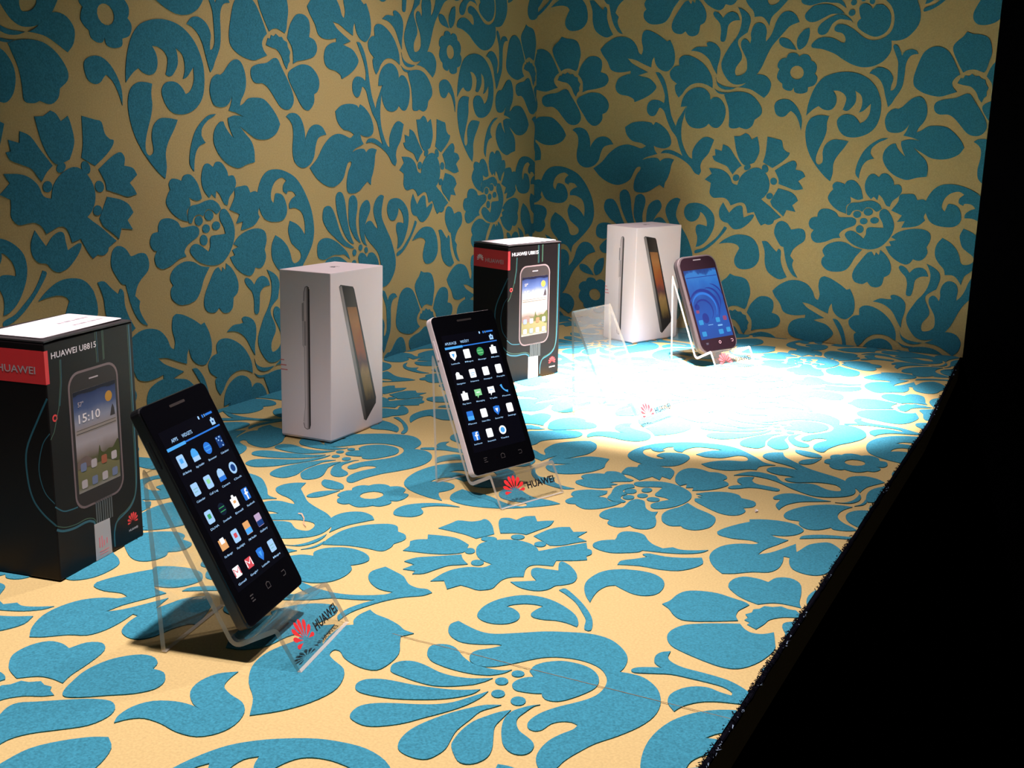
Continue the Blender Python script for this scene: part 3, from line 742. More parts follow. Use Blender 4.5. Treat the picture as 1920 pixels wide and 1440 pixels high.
def white_box(label, corner, az, tilt=(0, 0)):
    t, R, Lf, T = box_thing('phone_box', label, corner, az, tilt)
    h = lambda *q: [v * 0.001 for v in q]
    from_bm('box_base', box_bm(*h(-BD / 2 + .5, -BW_ / 2 + .5, 0, BD / 2 - .5, BW_ / 2 - .5, 20), 0.0006), WHITE_CARD, t)
    from_bm('box_lid', box_bm(*h(-BD / 2, -BW_ / 2, 1.2, BD / 2, BW_ / 2, BH), 0.0007), WHITE_CARD, t)
    # side view of a handset on the narrow face (x from the near upright edge -> board x = BW_ - x)
    b = lambda pts: [(BW_ - x, y) for x, y in pts]
    pic = prism('handset_picture', Lf, [b([(22.3, 12.5), (22.3, 136), (23, 138.5), (25, 139.4), (27, 138.6), (27.8, 136), (28.2, 126), (29.6, 124),
                                           (29.6, 86), (28, 84), (27.8, 30), (29.6, 16), (28.8, 11), (26, 9.6), (23.2, 10.2)])],
                0, 0.06, ramp_print('handset_side', [(0, (0.62, 0.52, 0.54)), (0.45, (0.66, 0.55, 0.58)), (0.70, (0.30, 0.24, 0.25)), (0.86, (0.05, 0.04, 0.04)),
                                                    (1, (0.12, 0.09, 0.09))], 'X'), t)
    prism('dark_edge', Lf, [b([(22.0, 13), (22.0, 137), (23.2, 137.5), (23.2, 13)])], 0.06, 0.12, PRINT_DARK, pic)
    prism('left_outline', Lf, [b(ribbon([(28.3, 125), (29.7, 123.6), (29.7, 86), (28.1, 84), (27.9, 30), (29.7, 16)], 0.45))], 0.06, 0.12, PRINT_GREY, pic)
    prism('top_outline', Lf, [b(ribbon([(28.2, 126), (27.9, 134), (26.5, 138.6), (24.5, 139.5), (22.4, 138)], 0.5))], 0.06, 0.12, PRINT_DARK, pic)
    prism('bottom_outline', Lf, [b(ribbon([(22.3, 14), (23.2, 10), (26, 9.2), (28.6, 10.4), (29.8, 15)], 0.5))], 0.06, 0.12, PRINT_DARK, pic)
    prism('side_keys', Lf, [b(rect(28.2, 108, 30.3, 124)), b(rect(26.2, 86, 28.2, 108))], 0.06, 0.12, PRINT_GREY, pic)
    # the handset seen at an angle on the wide face
    pic = prism('handset_picture', R, [[(13.5, 139.5), (16, 141), (35.5, 137.5), (37.5, 135), (74.3, 28), (74, 22.5), (57.3, 8.6), (53.5, 10.7)]], 0, 0.06, PRINT_DARK, t)
    prism('metal_side', R, [[(13.5, 139.5), (17.6, 140), (57.5, 13), (56.5, 9.5), (53.5, 10.7)]], 0.06, 0.12,
          ramp_print('handset_metal', [(0, (0.180, 0.150, 0.156)), (0.35, (0.360, 0.324, 0.336)), (0.7, (0.210, 0.186, 0.192)), (1, (0.072, 0.060, 0.060))], 'X', 0.3, 3), pic)
    prism('top_glass', R, [[(18.5, 139), (35, 136.4), (41.0, 119), (25.5, 120.5)]], 0.06, 0.12,
          ramp_print('handset_top', [(0, (0.016, 0.012, 0.012)), (1, (0.068, 0.052, 0.048))], 'X'), pic)
    prism('screen_picture', R, [[(25.8, 120), (41.0, 118.5), (71.5, 27), (56.8, 28)]], 0.06, 0.12,
          ramp_print('handset_wallpaper', [(0.0, (0.043, 0.026, 0.022)), (0.14, (0.217, 0.138, 0.051)), (0.3, (0.348, 0.203, 0.080)), (0.42, (0.123, 0.051, 0.058)),
                                          (0.52, (0.304, 0.072, 0.036)), (0.68, (0.362, 0.116, 0.036)), (0.86, (0.399, 0.174, 0.065)), (1, (0.254, 0.116, 0.051))], 'Y', 0.22, 5), pic)
    # faint emblem on the lid, red seal marks low on the far upright edge
    prism('emblem', T, petals(46, 27, 10.0), 0, 0.05, mat('emblem_grey', (0.16, 0.13, 0.15), 0.4), t)
    prism('seal_marks', Lf, [rect(-0.2, 70.2, 4.0, 71.2), rect(-0.2, 65.5, 6.4, 66.6), rect(-0.2, 61.4, 7.6, 62.4)], 0, 0.05, PINK_INK, t)
    return t


def black_box(label, corner, az, tilt=(0, 0)):
    t, R, Lf, T = box_thing('phone_box', label, corner, az, tilt)
    h = lambda *q: [v * 0.001 for v in q]
    from_bm('box_body', box_bm(*h(-BD / 2, -BW_ / 2, 0, BD / 2, BW_ / 2, BH - 1.0), 0.0008), BLACK_CARD, t)
    # top flap, a little sprung at its near end
    bm = bmesh.new()
    vs = []
    for (x, z) in ((-BD / 2 + 0.3, 0.4), (-BD / 2 + 12, 0.9), (BD / 2 - 0.6, 0.0)):
        for y in (-BW_ / 2 - 0.3, BW_ / 2 - 0.3):
            for dz in (-0.8, 0.2):
                vs.append(bm.verts.new((x * .001, y * .001, (BH + z + dz) * .001)))
    for i in (0, 4):
        a = vs[i:i + 8]
        for q in ((0, 2, 6, 4), (1, 5, 7, 3), (0, 4, 5, 1), (2, 3, 7, 6)):
            bm.faces.new([a[k] for k in q])
    bm.faces.new([vs[k] for k in (0, 1, 3, 2)])
    bm.faces.new([vs[k] for k in (8, 10, 11, 9)])
    flap = from_bm('top_flap', bm, BOX_INSIDE, t)
    lab = prism('price_label', Frame((-BD / 2000, -BW_ / 2000, (BH + 0.9) / 1000), X, Y), [rrect(44, 26.5, 78, 43, 2)], 0.3, 0.6, LABEL_WHITE, t)
    prism('barcode', Frame((-BD / 2000, -BW_ / 2000, (BH + 1.5) / 1000), X, Y),
          [rect(x, y, x + w, y + 2.6) for y in (15, 27) for x, w in ((48, 3), (52, 1.5), (54.5, 6), (62, 2), (65, 5), (71, 3), (75, 2))], 0, 0.05, mat('print_bar', (0.24, 0.20, 0.23), 0.5), lab)
    # red label on the narrow face, wrapped a little onto the wide one
    red = prism('red_label', Lf, [rect(0.6, 126.5, BW_ + 0.1, 147)], 0, 0.08, PRINT_RED, t)
    prism('label_wrap', R, [rect(-0.1, 126.5, 3.2, 147)], 0, 0.08, PRINT_RED, red)
    prism('emblem', Lf, petals(11.0, 136.5, 9.5), 0.08, 0.14, PRINT_LIGHT, red)
    text('lettering', 'HUAWEI', Lf, 19.5, 132.6, 4.4, 28, PRINT_GREY, red, 0.16)
    # wide face
    text('lettering', 'HUAWEI U8815', R, 6.0, 141.3, 3.7, 42, LABEL_WHITE, t, 0.1)
    W = 1.0
    lines = [(curve_pts([(0, 34), (6, 31.2), (16, 29.6), (27, 29.8), (33, 28.4), (36, 24), (36.5, 2)]), 1.5, 0),
             (curve_pts([(0, 49), (7, 44), (14, 42.6), (20.5, 42.2)]), 0.8, 0),
             (curve_pts([(0, 36.5), (8, 33), (18, 31.6), (28, 31.8), (35, 29.5), (38, 25)]), 0.5, 1),
             (curve_pts([(54.4, 3), (54.8, 13), (58, 19.5), (66, 22.3), (73, 25), (78.5, 31), (81.5, 44), (82.2, 80), (82.2, 150)]), 1.3, 0),
             (curve_pts([(55.6, 14), (59.5, 21.6), (68, 24), (75, 28), (79.6, 36), (80.6, 60), (80.6, 150)]), 0.5, 1),
             ([(13.4, 139.5), (12.6, 125), (9.6, 110), (4, 96), (0.5, 92)], 0.55, 1), ([(14.4, 139.5), (13.6, 125), (10.8, 111)], 0.4, 0),
             ([(47.5, 151), (47.8, 131)], 0.5, 1), ([(49, 151), (49.2, 131)], 0.4, 0), ([(54.2, 151), (54.2, 131.5)], 0.45, 1), ([(55.4, 151), (55.2, 132)], 0.6, 1)]
    prism('swirl_lines', R, [(ribbon(pth, w), k) for pth, w, k in lines], 0, 0.05, [PRINT_TEAL, PRINT_GREEN], t)
    lines = [(curve_pts([(BW_, 36.5), (BW_ - 9, 43), (BW_ - 16, 52), (BW_ - 19, 66), (BW_ - 18, 84), (BW_ - 8, 104), (BW_, 118)]), 1.2, 0),
             (curve_pts([(BW_, 51), (BW_ - 7, 58), (BW_ - 10, 72), (BW_ - 6, 88), (BW_, 96)]), 0.6, 0)]
    prism('swirl_lines', Lf, [(ribbon(pth, w), k) for pth, w, k in lines], 0, 0.05, [PRINT_TEAL, PRINT_GREEN], t)
    prism('grey_stripes', R, [rect(x, 24.5, x + 1.3, 41) for x in (37.5, 39.6, 41.6, 44.0, 46.2, 48.4, 50.8, 53.0)], 0, 0.05, PRINT_STRIPE, t)
    prism('ring_mark', R, [ribbon([(5.6 + 1.8 * math.cos(a * .5236), 104.5 + 1.8 * math.sin(a * .5236)) for a in range(13)], 1.1)], 0, 0.06, PRINT_RED, t)
    seal = prism('seal_sticker', R, [[(34.6, 0.2), (51.2, 0.2), (50.6, 24.8), (34.8, 25.4)]], 0.06, 0.14, mat('sticker_grey', (0.36, 0.35, 0.36), 0.5), t)
    prism('seal_print', R, [rect(38.5, 8, 39.6, 15), rect(41, 7.4, 42, 15.4), rect(43.2, 8, 44.2, 12), rect(46, 8.6, 47, 12.6), rect(38.5, 4.6, 48, 5.2), rect(38.5, 2.8, 47, 3.3)],
          0.14, 0.2, PINK_INK, seal)
    prism('emblem', R, petals(74.8, 16.2, 10.5), 0, 0.08, RED_INK, t)
    text('lettering', 'HUAWEI', R, 70.2, 8.0, 1.5, 9.6, LABEL_WHITE, t, 0.1)
    # picture of a handset
    pic = prism('handset_picture', R, [rrect(43.4, 84, 49.0, 90, 10, 6)], 0, 0.05, mat('print_rim', (0.15, 0.11, 0.115), 0.4, spec=0.12), t)
    prism('handset_front', R, [rrect(43.4, 84, 46.0, 87, 9, 6)], 0.05, 0.1, mat('print_front', (0.025, 0.02, 0.02), 0.4, spec=0.12), pic)
    prism('screen_picture', R, [rect(22.6, 50, 64.4, 116.4)], 0.1, 0.15,
          ramp_print('box_screen', [(0, (0.204, 0.184, 0.168)), (0.05, (0.112, 0.107, 0.051)), (0.22, (0.138, 0.122, 0.056)), (0.30, (0.071, 0.066, 0.031)), (0.36, (0.168, 0.133, 0.122)),
                                    (0.48, (0.286, 0.255, 0.270)), (0.63, (0.224, 0.199, 0.214)), (0.70, (0.204, 0.214, 0.275)), (0.82, (0.051, 0.076, 0.168)), (0.955, (0.015, 0.026, 0.087)),
                                    (0.965, (0.005, 0.005, 0.015)), (1, (0.005, 0.005, 0.015))], 'Y', 0.06, 4), pic)
    bits = [(disc(57, 107.0, 3.6), 0), (rrect(43.5, 89.6, 40, 3.4, 0.5), 1), (rect(24, 88.6, 63, 89.0), 2), (rect(24, 90.8, 63, 91.1), 2),
            ([(57.5, 93.5), (62.5, 93.5), (62, 98), (60.5, 101.2), (59, 98.5)], 2), (ribbon([(26, 113.6), (36, 113.8)], 0.01), 2),
            (curve_pts([(22.8, 70), (27, 72.5), (32, 73), (37, 70), (42, 66), (22.8, 66)], 3), 3),
            (curve_pts([(42, 66.5), (43.6, 72), (45, 77), (46.4, 72.5), (50, 71), (54, 72.5), (58, 72), (61, 74.5), (64.3, 76), (64.3, 62), (52, 66), (42, 66)], 3), 4)]
    for i, (y, cols) in enumerate(((66.5, (5, 6, 7, 6)), (55.2, (6, 5, 6, 5)))):
        for j, k in enumerate(cols):
            bits.append((rrect(28.3 + 10.2 * j, y, 5.6, 5.6, 1.2, 3), k))
    prism('screen_icons', R, bits, 0.15, 0.17, [mat('p_sun', (0.403, 0.207, 0.034), .5, spec=0.12), mat('p_bar', (0.230, 0.196, 0.173), .5, spec=0.12), PRINT_DARK, mat('p_hill', (0.126, 0.086, 0.075), .5, spec=0.12),
                                                 mat('p_tree', (0.052, 0.058, 0.018), .5, spec=0.12), mat('p_blue', (0.126, 0.150, 0.242), .5, spec=0.12), mat('p_ivory', (0.357, 0.317, 0.328), .5, spec=0.12),
                                                 mat('p_orange', (0.277, 0.086, 0.046), .5, spec=0.12)], pic)
    text('lettering', '15:10', R, 26.5, 95.5, 5.6, 21, PRINT_LIGHT, pic, 0.3)
    text('lettering', '57°', R, 26.5, 106.2, 3.0, 5.5, PRINT_GREY, pic, 0.3)
    prism('earpiece', R, [rrect(43.4, 122.4, 9, 0.9, 0.4, 2)], 0.1, 0.14, PRINT_GREY, pic)
    return t


black_box('black phone box with red corner label at the left edge, beside the nearest phone', (0.2092, 0.4465), 1.755, (0.006, 0.004))
white_box('plain white phone box with side-view phone picture, between the two black boxes', (0.1699, 0.7778), 1.6118, (0.0248, 0.0))
black_box('black phone box with red label standing behind the pale-sided phone', (0.1925, 1.0675), 1.285)
white_box('white phone box in the brightest light near the far corner, beside the empty stand', (0.2264, 1.3556), 1.19)


# ------------------------------------------------------------------ clear display stands
def fillet(pts, rad, n=5):
    out = [pts[0]]
    for i in range(1, len(pts) - 1):
        a, b, c = Vector(pts[i - 1]), Vector(pts[i]), Vector(pts[i + 1])
        u, v = (a - b).normalized(), (c - b).normalized()
        d = min(rad[i] / math.tan(u.angle(v) / 2), (a - b).length * .45, (c - b).length * .45)
        p, q = b + u * d, b + v * d
        for k in range(n + 1):
            t = k / n
            out.append(tuple(p * (1 - t) ** 2 + b * 2 * t * (1 - t) + q * t * t))
    out.append(pts[-1])
    return out


def stand(label, origin, az, group='clear phone stands'):
    t = thing('display_stand', label, 'stand', (origin[0], origin[1], G), az)
    wd = 64.0
    path = fillet([(0, 0), (-5.5, 109.5), (45.0, 11.0), (70.0, 24.0), (83.5, 0)], [0, 2.5, 4.0, 3.0, 0])
    n = len(path)
    th = 2.8
    outer, inner = [], []
    for i in range(n):
        a, b = Vector(path[max(i - 1, 0)]), Vector(path[min(i + 1, n - 1)])
        d = (b - a).normalized()
        nn = Vector((d.y, -d.x))
        outer.append(Vector(path[i]))
        inner.append(Vector(path[i]) + nn * th)
    inner[0].y = 0
    inner[-1].y = 0
    bm = bmesh.new()
    V = lambda p, y: bm.verts.new((p.x * .001, y * .001, p.y * .001))
    A = [V(p, 0) for p in outer]
    B = [V(p, wd) for p in outer]
    Cc = [V(p, 0) for p in inner]
    D = [V(p, wd) for p in inner]
    for i in range(n - 1):
        for q, k in (((A[i], A[i + 1], B[i + 1], B[i]), 0), ((Cc[i], D[i], D[i + 1], Cc[i + 1]), 0), ((A[i], Cc[i], Cc[i + 1], A[i + 1]), 1), ((B[i], B[i + 1], D[i + 1], D[i]), 1)):
            bm.faces.new(q).material_index = k
    bm.faces.new((A[0], B[0], D[0], Cc[0])).material_index = 1
    bm.faces.new((A[-1], Cc[-1], D[-1], B[-1])).material_index = 1
    from_bm('bent_sheet', bm, [SHEET, EDGE], t)
    a, b = Vector((71.0, 22.3)), Vector((83.2, 0.6))
    up = (a - b).normalized()
    fr = Frame((b.x * .001, 0, b.y * .001), (0, 1, 0), (up.x, 0, up.y))
    prism('emblem', fr, petals(17.5, 14.5, 19.0), 0.05, 0.12, RED_INK, t)
    text('lettering', 'HUAWEI', fr, 30.5, 9.6, 5.2, 28, BLACK_INK, t, 0.12, 0.0, 0.03)
    return t


stand('clear acrylic stand holding the nearest black phone', (0.333, 0.4081), math.radians(13.0))
stand('clear acrylic stand holding the pale-sided black phone in the middle', (0.3069, 0.7343), math.radians(-21.3))
stand('clear acrylic stand standing empty in the brightest patch of light', (0.3112, 0.9878), math.radians(-11.6))
stand('clear acrylic stand holding the rounded phone with the blue screen', (0.3045, 1.2888), math.radians(-28.3))


# ------------------------------------------------------------------ phones
def phone_root(label, center, az, tilt, roll):
    t = thing('smartphone', label, 'phone')
    x = Vector((math.cos(az), math.sin(az), 0))
    n = Vector((math.sin(az), -math.cos(az), 0))
    u = Vector((0, 0, 1)) * math.cos(tilt) - n * math.sin(tilt)
    x2 = x * math.cos(roll) + u * math.sin(roll)
    u2 = -x * math.sin(roll) + u * math.cos(roll)
    n2 = x2.cross(u2)
    t.matrix_world = Matrix(((x2.x, u2.x, n2.x, center[0]), (x2.y, u2.y, n2.y, center[1]), (x2.z, u2.z, n2.z, center[2]), (0, 0, 0, 1)))
    return t


def slab(name, outline_f, z0, z1, bev, m, parent):
    """rounded plate with soft edges: outline_f(inset) gives the outline"""
    bm = bmesh.new()
    rings = []
    for z, ins in ((z0, bev), (z0 + bev * .3, bev * .3), (z0 + bev, 0), (z1 - bev, 0), (z1 - bev * .3, bev * .3), (z1, bev)):
        rings.append([bm.verts.new((x * .001, y * .001, z * .001)) for x, y in outline_f(ins)])
    bm.faces.new(rings[0][::-1])
    bm.faces.new(rings[-1])
    for a, b in zip(rings, rings[1:]):
        for i in range(len(a)):
            j = (i + 1) % len(a)
            bm.faces.new((a[i], a[j], b[j], b[i]))
    return from_bm(name, bm, m, parent)


BLUEWHITE = (0.62, 0.82, 1.0)
PALETTE = {'w': glow((0.40, 0.66, 1.0), 1.0), 'W': glow((0.95, 0.97, 1.0), 1.15), 'b': glow((0.03, 0.20, 0.75), 1.0), 'c': glow((0.08, 0.42, 0.95), 1.0),
           'k': glow((0.005, 0.012, 0.03), 1.0), 'g': glow((0.05, 0.35, 0.12), 1.0), 'G': glow((0.30, 0.75, 0.35), 1.0), 'o': glow((0.85, 0.42, 0.16), 1.0),
           'r': glow((0.75, 0.08, 0.10), 1.0), 'p': glow((0.55, 0.40, 0.60), 1.0), 'n': glow((0.01, 0.05, 0.22), 1.0), 't': glow((0.25, 0.55, 0.62), 1.0)}


def icon(screen, fr, x, y, kind, base, ink, k=1.0):
    s = 7.4
    sh = []
    if kind == 'square':
        sh = [(rrect(x, y, s * .86, s, 1.0, 3), 0), (rrect(x, y + .3, s * .4, s * .36, .4, 2), 1)]
    elif kind == 'sheet':
        sh = [(rrect(x, y, s * .84, s * .95, .8, 3), 0), (rect(x - 2, y - 1.6, x + 1.2, y - 1.0), 1), (rect(x - 2, y + .1, x + 2, y + .7), 1)]
    elif kind == 'round':
        sh = [(disc(x, y, s * .48, 18), 0), (disc(x, y, s * .30, 14), 1), (ribbon([(x, y + 1.6), (x, y), (x + 1.2, y - .8)], .6), 0)]
    elif kind == 'globe':
        sh = [(disc(x, y, s * .48, 18), 0), (ribbon([(x - 2.6, y + 1), (x + 2.6, y + 1)], .5), 1), (ribbon([(x - 2.6, y - 1.2), (x + 2.6, y - 1.2)], .5), 1)]
    elif kind == 'arch':
        sh = [([(x - 3.2, y - 3.6), (x + 3.2, y - 3.6), (x + 3.2, y + .8), (x + 2.2, y + 2.9), (x, y + 3.8), (x - 2.2, y + 2.9), (x - 3.2, y + .8)], 0), (rect(x - 3.2, y - 3.6, x + 3.2, y - 1), 1)]
    elif kind == 'shield':
        sh = [([(x - 3.2, y + 3.2), (x, y + 3.7), (x + 3.2, y + 3.2), (x + 3, y - .6), (x, y - 4), (x - 3, y - .6)], 0), ([(x - 1.5, y + 1.6), (x + 1.5, y + 1.6), (x, y - 1.8)], 1)]
    elif kind == 'bag':
        sh = [([(x - 3.0, y - 3.6), (x + 3.0, y - 3.6), (x + 3.3, y + 2), (x + 1.4, y + 2.1), (x + .9, y + 3.7), (x - .9, y + 3.7), (x - 1.4, y + 2.1), (x - 3.3, y + 2)], 0), (rect(x - 1.3, y - 1.2, x + 1.3, y + .4), 1)]
    elif kind == 'folder':
        sh = [([(x - 3.4, y - 3), (x + 3.4, y - 3), (x + 3.4, y + 2), (x + .6, y + 2), (x - .2, y + 3.2), (x - 3.4, y + 3.2)], 0), (rect(x - 1.6, y + .4, x + 2.2, y + 3.6), 1)]
    elif kind == 'picture':
        sh = [(rrect(x, y, s * .84, s, .5, 2), 0), (rect(x - 3.1, y - 3.5, x + 3.1, y - .3), 1)]
    elif kind == 'bubble':
        sh = [([(x - 3.3, y + 3.2), (x + 3.3, y + 3.2), (x + 3.3, y - 2), (x, y - 2), (x - 1.4, y - 4), (x - 1.6, y - 2), (x - 3.3, y - 2)], 0), (rect(x - 1.6, y + .3, x + 1.6, y + 1), 1)]
    elif kind == 'handset':
        sh = [(ribbon(curve_pts([(x - 2.8, y + 3.2), (x - 1.6, y), (x + .6, y - 2.2), (x + 3, y - 3)]), lambda t: 2.2 - 1.1 * math.sin(math.pi * t)), 0)]
    elif kind == 'cloud':
        sh = [([(x - 3.4, y - 2.6), (x + 3.6, y - 2.8), (x + 3.2, y - .4), (x + 1.2, y + .4), (x + .6, y + 2.6), (x - 1.4, y + 3.2), (x - 3, y + 1.8), (x - 3, y)], 0)]
    elif kind == 'letter_f':
        sh = [(rrect(x, y, s * .86, s * .95, .6, 2), 0), ([(x - .2, y - 3.4), (x + 1, y - 3.4), (x + 1, y - .2), (x + 2.2, y - .2), (x + 2.2, y + .8), (x + 1, y + .8), (x + 1.1, y + 1.9),
                                                            (x + 2.2, y + 2.0), (x + 2.2, y + 3.0), (x + .6, y + 3.0), (x - .2, y + 2.0), (x - .2, y + .8), (x - 1.1, y + .8), (x - 1.1, y - .2), (x - .2, y - .2)], 1)]
    elif kind == 'dots':
        sh = [(rrect(x, y, s * .8, s * .9, .4, 2), 0)] + [(rect(x + a, y + b, x + a + 1.1, y + b + .8), 1) for a, b in ((-2.4, 2), (0.6, 2.2), (1.2, -.4), (-1.2, .6), (0.8, -3))]
    elif kind == 'envelope':
        sh = [(rrect(x, y, s * .86, s * .8, .5, 2), 0), (ribbon([(x - 2.8, y - 2), (x - 2.6, y + 2.2), (x, y - .4), (x + 2.6, y + 2.2), (x + 2.8, y - 2)], .9), 1)]
    else:
        sh = [(rrect(x, y, s * .82, s * .92, .8, 3), 0), (rrect(x, y, s * .5, s * .2, .2, 2), 1)]
    sh = [([(x + (a - x) * k, y + (b - y) * k) for a, b in q], i) for q, i in sh]
    return prism('app_icon', fr, sh, 0.04, 0.07, [PALETTE[base], PALETTE[ink]], screen)


def tall_phone(label, center, az, tilt, roll, side, icons, tabs, line_col, kx, ky0, kdy, ext=0.0):
    t = phone_root(label, center, az, tilt, roll)
    ol = lambda ins: rrect(0, -0.5 - ext / 2, 64.4 - 2 * ins, 129.6 + ext - 2 * ins, 4.0 - ins * .5, 4)
    slab('body', ol, -7.9, -0.7, 1.0, side, t)
    slab('front_glass', lambda ins: rrect(0, -0.5 - ext / 2, 63.6 - 2 * ins, 128.8 + ext - 2 * ins, 3.8 - ins * .5, 4), -1.2, 0.0, 0.25, GLASS_BLACK, t)
    fr = Frame((0, 0, 0.00002), X, Y)
    scr = prism('screen', fr, [rect(-26.9, -47.5, 26.9, 48.0)], 0.0, 0.04, glow((0.001, 0.001, 0.003), 1.0), t)
    for k, (kind, base, ink, word) in enumerate(icons):
        if not kind:
            continue
        x, y = kx[k % 4], ky0 - kdy * (k // 4)
        icon(scr, fr, x, y, kind, base, ink)
        text('icon_caption', word, fr, x - 4.2, y - 6.9, 1.15, 8.4, PALETTE['w'], scr, 0.06)
    for (word, x, w) in tabs:
        text('tab_caption', word, fr, x, 40.2, 2.0, w, PALETTE['w'], scr, 0.06)
    prism('tab_line', fr, [(rect(-26.6, 36.6, -9, 38.4), 0), (rect(-9, 37.2, 26.8, 38.1), 1)], 0.04, 0.07, [PALETTE[line_col], PALETTE['b']], scr)
    icon(scr, fr, 22.2, 41.4, 'bag', 'w', 'n', 0.62)
    prism('status_icons', fr, [(rrect(11.5, 46.3, 1.3, 2.0, .5, 2), 0), (rrect(15.5, 46.2, 1.4, 1.8, .2, 2), 1), (rect(18.4, 45.6, 25.4, 46.9), 1), (rect(17.2, 45.4, 17.7, 47.0), 0)],
          0.04, 0.07, [PALETTE['w'], PALETTE['b']], scr)
    prism('earpiece', fr, [rrect(0, 58.6, 15, 1.5, .7, 2)], 0.0, 0.05, mat('earpiece_mesh', (0.014, 0.009, 0.009), 0.6), t)
    prism('menu_key', fr, [rect(-19.4, -53.4, -16.0, -52.8), rect(-19.4, -55, -17, -54.4), rect(-19.4, -56.6, -16.0, -56.0)], 0.0, 0.05, KEY_GREY, t)
    prism('home_key', fr, [ribbon([(-1.8, -53.4), (0, -52.6), (1.8, -53.4), (1.8, -56.2), (-1.8, -56.2), (-1.8, -53.4)], .5)], 0.0, 0.05, KEY_GREY, t)
    prism('back_key', fr, [ribbon([(16.4, -53.4), (19.6, -53.4), (20, -55), (19.4, -56.2), (16.6, -56.2)], .5)], 0.0, 0.05, KEY_GREY, t)
    # volume rocker on the left edge
    from_bm('volume_key', box_bm(-.0328, .030, -.0056, -.0321, .046, -.0036, 0.0003), side, t)
    return t


ICONS_A = [('square', 'w', 'c', 'All Backup'), ('arch', 'c', 'w', 'App Installer'), ('globe', 'b', 'c', 'Browser'), ('dots', 'n', 'w', 'Calculator'),
           ('sheet', 'w', 't', 'Calendar'), ('square', 'w', 'G', 'Call Log'), ('arch', 'w', 'b', 'Camera'), ('round', 'w', 'n', 'Clock'),
           ('square', 'w', 'g', 'DLNA'), ('globe', 'k', 'g', 'Downloads'), ('bag', 'W', 'o', 'Email'), ('letter_f', 'b', 'W', 'Facebook'),
           ('folder', 'o', 'W', 'File Manager'), ('square', 'w', 'r', 'Flashlight'), ('picture', 'o', 'c', 'FM Radio'), ('picture', 'p', 'n', 'Gallery'),
           ('envelope', 'W', 'r', 'Gmail'), ('envelope', 'r', 'W', 'Google+'), ('shield', 'b', 'c', 'Latitude'), ('sheet', 'w', 't', 'Maps')]
ICONS_B = [('shield', 'W', 'c', 'Latitude'), ('picture', 'W', 'W', 'Maps'), ('globe', 'g', 'G', 'Messenger'), ('bag', 'W', 'W', 'Music'),
           ('cloud', 'W', 'W', 'Navigation'), ('sheet', 'W', 'w', 'News'), ('sheet', 'W', 'W', 'Notepad'), ('square', 'W', 'W', 'People'),
           ('bag', 'W', 'W', 'Play Store'), ('bubble', 'G', 'W', 'Messaging'), ('bubble', 'W', 'w', 'Talk'), ('handset', 'c', 'W', 'Phone'),
           ('picture', 'b', 'c', 'Places'), ('sheet', 'W', 'W', 'Polaris Office'), ('shield', 'b', 'W', 'Security'), ('square', 'W', 'W', 'Settings'),
           ('letter_f', 'b', 'W', 'Sound Recorder'), ('sheet', 'W', 'W', 'Stopwatch'), ('round', 'W', 'c', 'Tasks'), (None, None, None, None)]
tall_phone('black phone on the nearest stand, in front of the left black box', (0.3475, 0.4472, 0.0803), math.radians(101.7), math.radians(26.9), math.radians(0.7),
           BODY_BLACK, ICONS_A, [('APPS', -19.8, 6.0), ('WIDGETS', -9.5, 10)], 'c', (-19.6, -6.5, 6.6, 19.7), 29.0, 16.7, 2.2)
tall_phone('black phone with a pale metal side, on the middle stand', (0.3394, 0.7551, 0.0776), math.radians(69.1), math.radians(25.4), math.radians(0.7),
           BODY_PALE, ICONS_B, [('APLIKACJE', -25.5, 11.5), ('WIDŻETY', -10, 9)], 'c', (-20.4, -6.6, 7.0, 20.6), 31.0, 16.4)


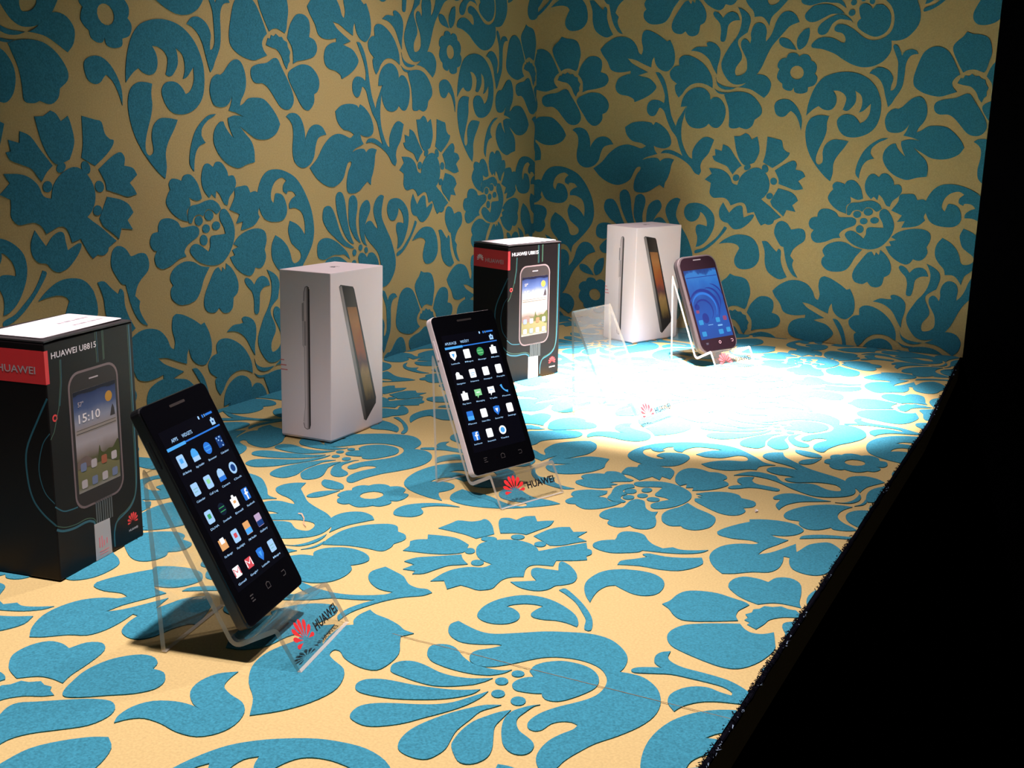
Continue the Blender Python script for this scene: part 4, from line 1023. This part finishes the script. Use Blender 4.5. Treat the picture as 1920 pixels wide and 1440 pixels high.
def round_phone(label, center, az, tilt, roll):
    t = phone_root(label, center, az, tilt, roll)
    ol = lambda ins: rrect(0, 0, 63.8 - 2 * ins, 122.5 - 2 * ins, 13 - ins, 8)
    slab('body', ol, -9.4, -3.0, 2.6, BODY_GREY, t)
    slab('metal_rim', lambda ins: rrect(0, 0, 63.4 - 2 * ins, 122.0 - 2 * ins, 12.8 - ins, 8), -4.4, -0.5, 1.0, RIM_SILVER, t)
    slab('front_glass', lambda ins: rrect(0.6, 0, 57.6 - 2 * ins, 117.6 - 2 * ins, 11 - ins, 8), -1.2, 0.3, 0.4, mat('glass_warm', (0.004, 0.002, 0.003), 0.12, spec=0.2), t)
    fr = Frame((0, 0, 0.00032), X, Y)
    scr = prism('screen', fr, [rect(-25.8, -43.6, 26.6, 43.0)], 0.0, 0.04,
                ramp_print('phone_wallpaper', [(0, (0.01, 0.10, 0.50)), (0.3, (0.012, 0.13, 0.62)), (0.55, (0.012, 0.10, 0.50)), (0.8, (0.02, 0.20, 0.72)), (0.94, (0.04, 0.28, 0.80)),
                                               (0.965, (0.012, 0.10, 0.42)), (1, (0.008, 0.06, 0.30))], 'Y', 0.25, 5, 0.75), t)
    d1, d2, d3, d4 = glow((0.006, 0.03, 0.28), 1.0), glow((0.02, 0.20, 0.75), 1.0), glow((0.03, 0.36, 0.80), 0.9), glow((0.28, 0.06, 0.16), 1.0)
    arc = lambda cx, cy, r, a0, a1, ry=1.0: [(cx + r * math.cos(math.radians(a0 + (a1 - a0) * k / 14)), cy + r * ry * math.sin(math.radians(a0 + (a1 - a0) * k / 14))) for k in range(15)]
    tp = lambda w: (lambda s: w * (0.25 + math.sin(math.pi * min(1, s * 1.05))))
    prism('swirl', fr, [(ribbon(arc(-7, -6, 23, 160, -40, 1.0), tp(3.2)), 0), (ribbon(arc(-7, -6, 19, 165, -30, 1.0), tp(2.4)), 1), (ribbon(arc(4, 2, 17, 100, -40), tp(2.2)), 0),
                        (ribbon(arc(-9, -9, 14, 170, -50), tp(2.0)), 0), (ribbon(arc(7, 4, 20, 80, 0), tp(1.6)), 0), (disc(-10, -18, 5.2, 14, 6.5), 0), (disc(-19, -3, 4.0, 12), 0),
                        (ribbon([(-24, 33.5), (26, 33.5)], .8), 0)],
          0.04, 0.06, [d1, d2], scr)
    prism('screen_icons', fr, [(rrect(-19, -22.5, 7, 6, 1, 2), 0), (rrect(8.6, -22, 6.5, 6, 1, 2), 0), (rrect(20.5, -21, 6, 5.5, 1, 2), 2), (rrect(-18.5, -37, 7, 6, 1, 2), 0),
                               (rrect(9, -37, 7.5, 6, 1, 2), 0), (rrect(21.5, -35.8, 6.5, 6, 1, 2), 0), (rect(-9, -27.3, -1, -26.5), 1), (rrect(-20, -9, 5, 4, 1, 2), 2), (rrect(10, -29, 8, 2, 1, 2), 1)],
          0.08, 0.1, [d3, glow((0.2, 0.5, 0.9), 1.0), d4], scr)
    prism('earpiece', fr, [rrect(0.6, 55.2, 13, 1.2, .6, 2)], 0.0, 0.05, KEY_GREY, t)
    key = glow((0.25, 0.22, 0.30), 0.6)
    prism('menu_key', fr, [[(-18 - 2, -48), (-18 + 2, -48), (-16.6, -50.8), (-18, -50), (-19.4, -50.8)]], 0.0, 0.05, key, t)
    prism('home_key', fr, [ribbon(disc(2.6, -49.4, 1.7, 12) + [(4.3, -49.4)], .6)], 0.0, 0.05, mat('home_ring', (0.10, 0.06, 0.07), .5), t)
    prism('back_key', fr, [ribbon([(21, -48), (24, -48), (24.6, -49.4), (24, -50.8), (21.6, -50.8)], .6)], 0.0, 0.05, mat('home_ring', (0.1, 0.06, 0.07), .5), t)
    return t


round_phone('rounded grey phone with a blue swirl screen, farthest from the viewer', (0.3439, 1.3014, 0.0733), math.radians(61.2), math.radians(24.3), math.radians(2.0))


# ------------------------------------------------------------------ small litter on the covering
bm = bmesh.new()
pth = [Vector((0.2600, 0.6180, 0.0016)), Vector((0.2640, 0.6170, 0.0024)), Vector((0.2700, 0.6120, 0.0017)), Vector((0.2760, 0.6040, 0.0014)), Vector((0.2802, 0.6010, 0.0014))]
prev = None
for i, P in enumerate(pth):
    ring = [bm.verts.new(P + Vector((0.0004 * math.cos(k * 1.2566), 0.0004 * math.sin(k * 1.2566), 0.0003 * math.sin(k * 1.2566 + .6)))) for k in range(5)]
    if prev:
        for k in range(5):
            bm.faces.new((prev[k], prev[(k + 1) % 5], ring[(k + 1) % 5], ring[k]))
    prev = ring
tag(from_bm('loose_thread', bm, mat('thread_pink', (0.62, 0.34, 0.22), 0.8)), 'short pale loose thread lying on the teal flock right of the nearest phone', 'thread')
fr = Frame((0.5527, 0.7998, 0.0003), (1, 0, 0), (0, 1, 0))
tag(prism('paper_scrap', fr, [ribbon([(-1.2, 2.2), (0.6, 1.2), (1, -0.6), (0, -2.2)], 1.1)], 0.0, 0.9, LABEL_WHITE), 'tiny curled white scrap lying on the beige ground near the front edge', 'scrap')
